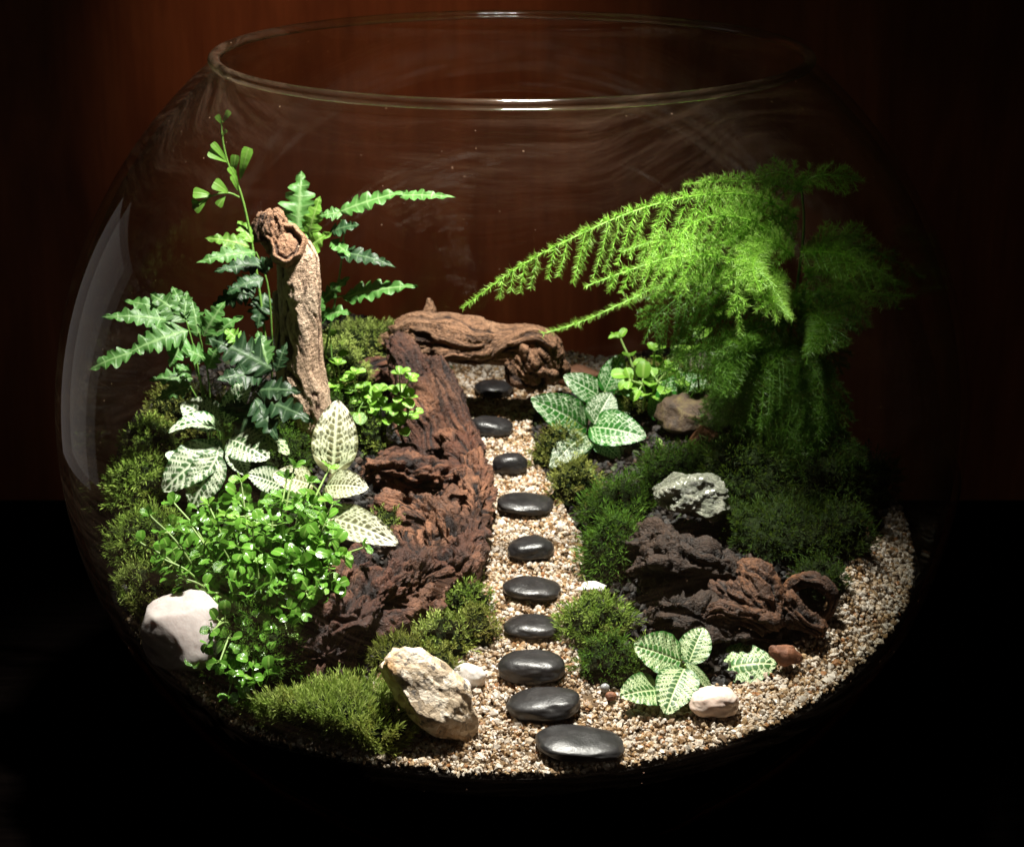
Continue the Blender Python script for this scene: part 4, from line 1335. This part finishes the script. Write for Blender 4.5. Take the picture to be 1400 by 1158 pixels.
lobed_fern('broad dark green lobed fern overlapping the left foot of the stump', (320, 640), [
    ([(335, 590, Y3), (345, 540, Y3), (372, 505, Y3)], [((374, 506), (284, 462), 66, 6, Y3, Y3 + .02, dict(facing=.7)), ((366, 500), (352, 452), 36, 4, Y3, Y3 + .05, dict(mat='fern_light')), ((360, 512), (296, 520), 50, 5, Y3, Y3 - .06, {}), ((378, 508), (392, 468), 26, 3, Y3, Y3 + .02, {}),
                                                  ((330, 470), (306, 450), 30, 3, Y3 + .02, Y3 + .02, dict(mat='fern_sprig'))]),
    ([(332, 590, Y3), (340, 560, Y3), (348, 542, Y3)], [((346, 542), (428, 576), 54, 5, Y3, Y3 - .08, dict(facing=.75)), ((350, 534), (412, 536), 44, 4, Y3, Y3 - .03, {}), ((348, 546), (380, 602), 48, 4, Y3 - .02, Y3 - .08, dict(facing=.75)), ((344, 550), (326, 606), 40, 4, Y3, Y3 - .04, {}),
                                                  ((340, 560), (300, 560), 34, 4, Y3, Y3, {})]),
], mat='fern_dark')


def fan_leaf(parent, b, t, w, Y, mat='fern_sprig', name='leaflet'):
    B = at(b[0], b[1], Y); T = at(t[0], t[1], Y - .01); c = (B + T) / 2; n = nrm(to_cam(c) * .8 + np.array([0, 0, .3]))

    def wf(s, u): return np.clip(s, 0, 1) ** .8 * (1 - np.clip((s - .8) / .2, 0, 1) ** 3 * .35) + .03
    V, F, S_, U_ = leaf_surface(B, T, w * psz(c), n, wf, 14, 9, bend=.08, fold=.15, skew=-.5)
    A = np.stack([np.full(14 * 9, random.random()), (np.abs(U_) < .1).ravel() * .6, S_.ravel(), 0 * S_.ravel()], -1)
    return MB().add(V, F, A).build(name, M[mat], parent)


sprig = thing('fern_sprig', 'thin upright sprig with small bright fan shaped leaves at the top left', 'fern', tuple(gnd(365, 560)))
s1 = stem(sprig, [(365, 480, .28), (352, 380, .28), (338, 300, .28), (326, 255, .28), (312, 225, .28), (304, 190, .28), (303, 166, .28)], 2.0, 'stem', name='main_stem', m=24)
s2 = stem(sprig, [(327, 270, .28), (312, 264, .27), (290, 268, .26), (272, 280, .25)], 1.5, 'stem', name='side_stem')
for b, t, w in [((303, 170), (296, 158), 12), ((305, 168), (314, 152), 12), ((312, 222), (286, 206), 26), ((318, 240), (322, 212), 18), ((325, 248), (314, 228), 16), ((328, 246), (340, 202), 22), ((326, 262), (318, 240), 14),
                ((311, 222), (290, 196), 14), ((304, 186), (310, 178), 8)]:
    fan_leaf(s1, b, t, w * .78, .28)
for b, t, w in [((312, 264), (292, 250), 24), ((308, 268), (298, 282), 16), ((290, 268), (264, 264), 22), ((284, 272), (266, 288), 20), ((274, 278), (262, 276), 12)]:
    fan_leaf(s2, b, t, w * .8, .26)

# ------------------------------------------------------------------ creeping plants with small round leaves
def round_leaf_mesh(seed, mat, pointed=.0):
    rng = np.random.default_rng(seed)

    def wf(s, u): return np.sqrt(np.clip(1 - (2 * s - 1) ** 2, 0, 1)) ** (.8 + pointed) * (.92 + .12 * s) + .0
    V, F, S_, U_ = leaf_surface((0, 0, 0), (0, 1, 0), .86 + .1 * rng.random(), (0, 0, 1), wf, 12, 9, bend=rng.uniform(.02, .10), fold=rng.uniform(.12, .35), wave=.02, tipdroop=rng.uniform(0, .12), seed=seed)
    vm = (1 - np.clip(np.abs(U_) / .13, 0, 1)) * (S_ < .9) * .8
    A = np.stack([np.full(12 * 9, rng.random()), vm.ravel(), S_.ravel(), 0 * S_.ravel()], -1)
    return MB().add(V, F, A).mesh('leaf', M[mat])


ROUND = [round_leaf_mesh(k, 'creeper') for k in range(7)]
ROUNDB = [round_leaf_mesh(20 + k, 'creeper2') for k in range(5)]
ROUNDP = [round_leaf_mesh(40 + k, 'creeper2', .25) for k in range(3)]
NLEAF = [0]


def place_leaf(parent, mesh, pos, d, up, size):
    """size = leaf length"""
    y = nrm(d); x = nrm(np.cross(y, up)); z = np.cross(x, y)
    o = bpy.data.objects.new('leaf', mesh); COL.objects.link(o); o.parent = parent
    m = Matrix(((x[0] * size, y[0] * size, z[0] * size, 0), (x[1] * size, y[1] * size, z[1] * size, 0), (x[2] * size, y[2] * size, z[2] * size, 0), (0, 0, 0, 1)))
    p = np.asarray(pos) - ORG[parent.name]
    m.translation = Vector(p)
    o.matrix_local = m
    NLEAF[0] += 1
    return o


def shoot(plant, P, r, leaf_px, meshes, nodes, mat, rng, top=True, start=.35, flat=.5):
    """a stem with pairs of opposite leaves and a little rosette at its end"""
    Q = resample(P, 16); mb = MB(); u = psz(Q[-1])
    tube(mb, Q, np.linspace(r, r * .6, 16) * u, n=6, A=(rng.random(), 0, 0, 0))
    pet = []
    s_ = None
    T = nrm(np.gradient(Q, axis=0)); rot = rng.uniform(0, pi)
    todo = []
    for k in range(nodes):
        f = start + (1 - start) * k / max(1, nodes - 1) if nodes > 1 else 1
        i = int(round(f * 15)); t = T[i]; rot += pi / 2 + rng.uniform(-.4, .4)
        a = nrm(np.cross(t, [0.3, 1, .2])); b = np.cross(t, a); last = k == nodes - 1 and top
        for j in range(4 if last else 2):
            an = rot + j * (pi / 2 if last else pi)
            o = a * cos(an) + b * sin(an); sz = leaf_px * u * rng.uniform(.75, 1.15) * (.72 if last else 1.0)
            d = nrm(o + t * (.55 if last else .25) + np.array([0, 0, -.05]))
            pl = sz * rng.uniform(.25, .55) * (.3 if last else 1)
            q = Q[i] + d * pl
            if pl > .003: tube(mb, np.array([Q[i], Q[i] + d * pl * .5 + [0, 0, .001], q]), r * .5 * u, n=4, A=(.8, 0, 0, 0), cap=False)
            todo.append((q, nrm(d + rng.normal(size=3) * .15), nrm(np.array([0, -.35, 1]) + t * .3 + rng.normal(size=3) * .25), sz))
    s_ = mb.build('stem', M[mat], plant)
    for (q, d, up, sz) in todo:
        place_leaf(s_, meshes[rng.integers(len(meshes))], q, d, up, sz)
    return s_


rng = np.random.default_rng(77)
cg = gnd(365, 850)
creeper = thing('creeping_plant', 'dense bushy plant with many small round glossy green leaves spilling over the quartz rock', 'plant', tuple(cg))
targets = [(192, 742), (205, 705), (225, 765), (238, 688), (262, 720), (250, 790), (285, 690), (300, 740), (310, 705), (330, 660), (345, 720), (352, 770), (330, 800), (375, 690), (385, 740), (398, 790), (392, 655), (402, 640),
           (415, 700), (432, 745), (440, 800), (455, 690), (424, 660), (470, 760), (498, 748), (300, 830), (345, 850), (380, 845), (420, 830), (275, 760), (320, 770), (362, 810), (238, 860), (285, 880), (370, 890), (312, 950), (345, 925),
           (268, 905), (290, 862), (300, 905), (325, 890), (395, 870), (352, 900), (262, 880), (330, 860), (410, 850), (450, 640), (280, 815), (445, 715), (410, 765)]
for (tx, ty) in targets:
    low = ty > 855
    bx = 365 + (tx - 365) * .35; by = 850 + (ty - 850) * (.25 if low else .12)
    B = gnd(bx, min(by, 905) + rng.uniform(-10, 25))
    Yt = gnd(tx, min(ty + 95, 945))[1] if not low else gnd(tx, ty + 20)[1] - .015
    T = at(tx, ty, .55 * Yt + .45 * B[1]) if not low else hov(tx, ty, .05 + .05 * rng.random() + (.07 if tx < 305 and tx > 280 else 0))
    mid = B * .45 + T * .55 + np.array([0, -.01, .02 + .10 * np.linalg.norm((T - B)[:2])])
    shoot(creeper, np.array([B, mid, T]), 2.2, 21, ROUND if rng.random() < .72 else ROUNDB, int(rng.integers(3, 4 + (not low))) - (tx == 0), 'stem_pale', rng, start=.45)
# the undergrowth inside it, too thick to count
def undergrowth():
    mb = MB(); base = []
    for k in range(7): pass
    src = [round_leaf_mesh(60 + k, 'creeper') for k in range(4)]
    tem = []
    for me in src:
        v = np.empty(len(me.vertices) * 3, np.float32); me.vertices.foreach_get('co', v); a_ = np.empty(len(me.vertices) * 4, np.float32); me.attributes['a'].data.foreach_get('color', a_)
        tem.append((v.reshape(-1, 3).astype(float), a_.reshape(-1, 4)))
    F = grid_faces(12, 9)
    poly = np.array([(205, 770), (240, 700), (330, 670), (420, 680), (460, 720), (470, 790), (440, 835), (385, 865), (378, 920), (330, 945), (305, 900), (300, 850), (240, 805)], float)
    n = 0
    while n < 1150:
        x = rng.uniform(200, 480); y = rng.uniform(650, 940)
        if not inside(poly, np.array([x]), np.array([y]))[0]: continue
        p = hov(x, y, rng.uniform(.03, (.20 if x > 310 else .10) if y < 820 else .12)); sz = 18 * psz(p) * rng.uniform(.6, 1.15)
        R = rotmats(1, rng)[0]; d = nrm(rng.normal(size=3)); upv = nrm(np.array([0, -.3, 1]) + .5 * rng.normal(size=3)); xx = nrm(np.cross(d, upv)); zz = np.cross(xx, d)
        v, a_ = tem[n % 4]; a2 = a_.copy(); a2[:, 0] = rng.random()
        mb.add(p + (v[:, 0:1] * xx + v[:, 1:2] * d + v[:, 2:3] * zz) * sz, F, a2); n += 1
    for me in src: bpy.data.meshes.remove(me)
    return tag(mb.build('undergrowth', M['creeper'], creeper), kind='stuff')


undergrowth()

small = thing('small_creeper', 'small bright creeper with glossy leaves between the stump and the red driftwood', 'plant', tuple(gnd(500, 590)))
for P in [[(470, 560, .30), (462, 530, .30), (448, 512, .30)], [(480, 570, .28), (480, 540, .28), (475, 520, .28)], [(495, 580, .26), (500, 555, .26), (497, 530, .26)], [(520, 585, .25), (520, 560, .25), (512, 545, .24)],
          [(545, 590, .28), (548, 550, .24), (546, 512, .22)], [(535, 585, .26), (530, 565, .24), (540, 560, .22)], [(500, 580, .26), (490, 560, .24), (505, 556, .22)], [(465, 550, .3), (455, 500, .3), (452, 460, .32)], [(490, 575, .27), (470, 545, .28), (462, 500, .28)], [(505, 575, .26), (488, 550, .26), (485, 512, .27)], [(525, 590, .25), (538, 560, .23), (560, 520, .22)], [(535, 590, .25), (555, 575, .23), (560, 545, .22)], [(500, 590, .26), (515, 575, .25), (520, 535, .24)]]:
    shoot(small, np.array([at(*p) for p in P]), 1.6, 19, ROUNDP, 3, 'stem', rng, start=.3)

back = thing('round_leaved_plant', 'loose plant with pale stalks and round leaves behind the green nerve plant', 'plant', tuple(gnd(880, 560)))
for P in [[(870, 545, .42), (868, 510, .42), (848, 462, .44)], [(885, 550, .42), (892, 515, .42), (895, 480, .42)], [(905, 545, .42), (905, 500, .42), (925, 488, .42)], [(880, 560, .40), (880, 530, .38), (862, 520, .36)],
          [(900, 555, .4), (910, 535, .38), (928, 520, .36)], [(890, 560, .4), (895, 530, .38), (915, 505, .38)]]:
    shoot(back, np.array([at(*p) for p in P]), 2.4, 22, ROUNDB, 3, 'stem_pale', rng, start=.4)
tall = thing('round_leaved_seedling', 'dark stalked seedling with two shiny round leaves in front of the pale pink rock', 'plant', tuple(gnd(956, 545)))
shoot(tall, np.array([at(956, 540, .34), at(954, 510, .34), at(950, 472, .34)]), 2.0, 30, ROUNDB, 1, 'stem_dark', rng, top=False, start=1)


# ------------------------------------------------------------------ asparagus fern
def plume(parent, pts, width_px, mat, seed, both=True, hang=.6, n_br=26, lneed=14, env=None, up_side=.35, taper_tip=True, dens=1.0, leanY=-.10):
    """pts: rachis from photo pixels (px,py,Y); side branches carry whorls of fine needles"""
    rng = np.random.default_rng(seed)
    P = resample(np.array([at(*p) for p in pts]), 60); u = psz(P.mean(0)); mb = MB()
    tube(mb, P, np.linspace(1.5, .6, 60) * u, n=4, A=(.6, 0, .4, 0))
    T = nrm(np.gradient(P, axis=0)); lines = [(P, 1.0)]
    down = np.array([0, leanY * 3, -1.0])
    for k in range(n_br):
        f = .03 + .90 * (k + rng.uniform(-.3, .3)) / n_br; i = int(np.clip(f * 59, 0, 58)); t = T[i]
        wdt = (env(f) if env else sin(pi * min(1, f * .9 + .12)) ** .7) * width_px * u
        for sd in ((1, -1) if both else (1,)):
            side = nrm(np.cross(t, np.array([0, -1.0, .25]))); side = side * (1 if side[2] < 0 else -1) * sd       # sd 1 hangs down, -1 stands up
            ln = wdt * (1.0 if sd > 0 else up_side) * rng.uniform(.75, 1.1)
            d0 = nrm(side + t * .75 + np.array([0, rng.uniform(-.35, .25), 0]))
            m = 14; q = [P[i]]; d = d0.copy()
            for j in range(m - 1):
                d = nrm(d + down * .035 * hang * (1 if sd > 0 else 1.4) + t * .02); q.append(q[-1] + d * ln / (m - 1))
            q = np.array(q); tube(mb, q, .6 * u, n=3, A=(.5, 0, .3, 0), cap=False); lines.append((q, 1.0))
    # needles
    B, D, LL, RN = [], [], [], []
    for li, (q, _) in enumerate(lines):
        L = np.linalg.norm(np.diff(q, axis=0), axis=1).sum(); n = max(8, int(L / u / .30 * dens))
        s = np.sort(rng.random(n)); idx = s * (len(q) - 1); i0 = np.minimum(idx.astype(int), len(q) - 2); fr = (idx - i0)[:, None]
        p = q[i0] * (1 - fr) + q[i0 + 1] * fr; t = nrm(q[i0 + 1] - q[i0])
        a = nrm(np.cross(t, rng.normal(size=(n, 3)))); d = nrm(a * 1.0 + t * rng.uniform(.35, .95, (n, 1)))
        tipf = 1 - .55 * s if taper_tip or li else 1.0
        B.append(p); D.append(d); LL.append(lneed * u * rng.uniform(.6, 1.15, n) * np.maximum(.6, tipf)); RN.append(np.full(n, rng.random()) * .6 + .4 * rng.random(n))
    B, D, LL, RN = map(np.concatenate, (B, D, LL, RN)); n = len(B)
    w = nrm(np.cross(D, rng.normal(size=(n, 3)))) * (.31 * u)
    tipp = B + D * LL[:, None]; V = np.stack([B - w, B + w, tipp + w * .12, tipp - w * .12], 1)
    A = np.zeros((n, 4, 4)); A[:, :, 0] = RN[:, None]; A[:, 2:, 2] = 1.0; A[:, :2, 2] = .25
    q = np.arange(n) * 4
    mb.add(V.reshape(-1, 3), np.stack([q, q + 1, q + 2, q + 3], -1), A.reshape(-1, 4))
    return mb.build('frond', M[mat], parent, smooth=False)


ag = gnd(1085, 640)
asp = thing('feathery_fern', 'bright lime green feathery fern arching over the right half of the bowl', 'fern', tuple(ag))
stem(asp, [tuple(ag), (1086, 560, .22), (1080, 470, .2), (1090, 390, .2), (1099, 310, .2), (1095, 250, .2)], 2.4, 'stem', name='main_stem', m=40)
stem(asp, [tuple(ag), (1060, 560, .2), (1050, 470, .18), (1068, 420, .16)], 2.2, 'stem_dark', name='main_stem', m=30)
stem(asp, [tuple(ag), (1100, 560, .24), (1092, 450, .22), (1110, 400, .22)], 2.2, 'stem', name='main_stem', m=30)
lit, deep = 'asparagus', 'asparagus_shaded'  # bright needles for lit fronds, darkened ones paint the shade below them
plume(asp, [(1092, 300, .18), (1030, 268, .12), (950, 268, .05), (870, 288, 0), (790, 322, -.04), (710, 365, -.07), (633, 421, -.10)], 132, lit, 1, n_br=24,
      env=lambda f: max(0, min(1.0, 1.25 * (1 - f) ** .8)) if f > .45 else .75 + .35 * f, up_side=.15, hang=1.1)
plume(asp, [(1094, 262, .22), (1050, 250, .2), (990, 248, .16), (935, 252, .12)], 55, lit, 2, n_br=13, up_side=.3)
plume(asp, [(1085, 340, .16), (1020, 300, .08), (960, 300, .02), (930, 330, -.04), (938, 400, -.08)], 55, lit, 3, n_br=12, up_side=.4)
plume(asp, [(1085, 350, .14), (1050, 330, .06), (1015, 350, 0), (1008, 400, -.04), (1012, 456, -.06)], 48, lit, 4, n_br=12, up_side=.6, hang=.4)
plume(asp, [(1075, 395, .18), (1000, 355, .12), (930, 350, .08), (860, 370, .05), (800, 392, .03)], 62, lit, 5, n_br=13, up_side=.3)
plume(asp, [(1060, 420, .18), (990, 385, .14), (910, 390, .1), (850, 415, .07), (800, 438, .05), (742, 457, .03)], 75, lit, 6, n_br=14, env=lambda f: max(.02, 1 - f * 1.35) if f > .2 else .8, up_side=.3)
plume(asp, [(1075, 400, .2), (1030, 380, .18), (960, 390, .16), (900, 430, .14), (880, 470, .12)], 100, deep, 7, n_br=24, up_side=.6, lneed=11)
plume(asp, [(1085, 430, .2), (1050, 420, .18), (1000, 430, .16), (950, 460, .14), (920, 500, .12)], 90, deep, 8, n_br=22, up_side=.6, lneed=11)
plume(asp, [(1088, 262, .2), (1110, 243, .2), (1145, 240, .2), (1182, 248, .2)], 34, lit, 9, n_br=9, up_side=.7)
plume(asp, [(1096, 260, .2), (1080, 240, .2), (1060, 236, .2), (1030, 244, .2)], 34, lit, 10, n_br=8, up_side=.7)
plume(asp, [(1045, 412, .14), (1110, 402, .16), (1180, 402, .2), (1252, 405, .24)], 66, lit, 11, n_br=13, up_side=.12, hang=1.0, env=lambda f: .9 if .35 < f < .62 else .35)
plume(asp, [(1070, 405, .16), (1120, 400, .15), (1165, 412, .15), (1190, 447, .15)], 34, lit, 12, n_br=9, up_side=.8)
plume(asp, [(1098, 345, .22), (1150, 335, .26), (1210, 350, .32), (1262, 380, .36)], 60, lit, 13, n_br=12, up_side=.4)
plume(asp, [(1100, 350, .22), (1140, 325, .26), (1190, 322, .3)], 60, lit, 14, n_br=10, up_side=.5)
plume(asp, [(1098, 380, .2), (1150, 370, .24), (1210, 385, .28), (1245, 392, .3)], 50, lit, 15, n_br=11, up_side=.4)
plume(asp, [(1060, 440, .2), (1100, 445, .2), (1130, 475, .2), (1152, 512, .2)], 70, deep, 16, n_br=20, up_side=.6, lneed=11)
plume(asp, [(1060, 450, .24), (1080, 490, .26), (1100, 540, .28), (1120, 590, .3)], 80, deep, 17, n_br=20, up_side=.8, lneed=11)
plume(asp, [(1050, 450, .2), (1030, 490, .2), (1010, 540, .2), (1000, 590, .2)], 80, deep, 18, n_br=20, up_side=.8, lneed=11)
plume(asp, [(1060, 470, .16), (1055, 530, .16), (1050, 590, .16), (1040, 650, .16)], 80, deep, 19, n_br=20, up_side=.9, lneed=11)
plume(asp, [(1070, 330, .2), (1020, 325, .16), (970, 335, .12), (900, 330, .1), (850, 345, .08)], 70, lit, 20, n_br=12, up_side=.4)
plume(asp, [(1085, 330, .2), (1060, 300, .16), (1030, 290, .14), (990, 292, .1)], 80, lit, 21, n_br=11, up_side=.6)
plume(asp, [(1098, 372, .16), (1140, 360, .08), (1190, 365, 0), (1225, 385, -.05)], 60, lit, 22, n_br=9, up_side=.5)
plume(asp, [(1095, 345, .14), (1130, 345, .04), (1165, 352, -.06), (1190, 372, -.14)], 46, lit, 23, n_br=7, up_side=.5)
plume(asp, [(1075, 380, .12), (1062, 392, 0), (1058, 410, -.10), (1062, 440, -.2)], 55, lit, 24, n_br=10, up_side=.9)
plume(asp, [(1050, 340, .06), (1035, 350, -.04), (1030, 370, -.14), (1040, 400, -.22)], 60, lit, 25, n_br=10, up_side=.8)
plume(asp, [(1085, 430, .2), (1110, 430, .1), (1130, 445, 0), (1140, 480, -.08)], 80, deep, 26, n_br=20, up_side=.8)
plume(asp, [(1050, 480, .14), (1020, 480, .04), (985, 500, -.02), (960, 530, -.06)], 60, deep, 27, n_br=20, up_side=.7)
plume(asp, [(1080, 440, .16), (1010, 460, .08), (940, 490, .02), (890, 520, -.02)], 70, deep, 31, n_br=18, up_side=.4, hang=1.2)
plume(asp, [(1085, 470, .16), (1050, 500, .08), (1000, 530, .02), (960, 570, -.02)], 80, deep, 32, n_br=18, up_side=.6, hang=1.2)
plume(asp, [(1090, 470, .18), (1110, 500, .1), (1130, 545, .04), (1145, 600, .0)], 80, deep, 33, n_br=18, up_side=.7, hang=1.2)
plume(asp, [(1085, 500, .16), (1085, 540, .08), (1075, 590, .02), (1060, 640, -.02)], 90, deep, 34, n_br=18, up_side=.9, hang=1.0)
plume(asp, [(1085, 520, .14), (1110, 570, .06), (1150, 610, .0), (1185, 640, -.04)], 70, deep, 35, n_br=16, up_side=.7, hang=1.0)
print('leaves', NLEAF[0], 'tris', sum(len(m.loops) for m in bpy.data.meshes))
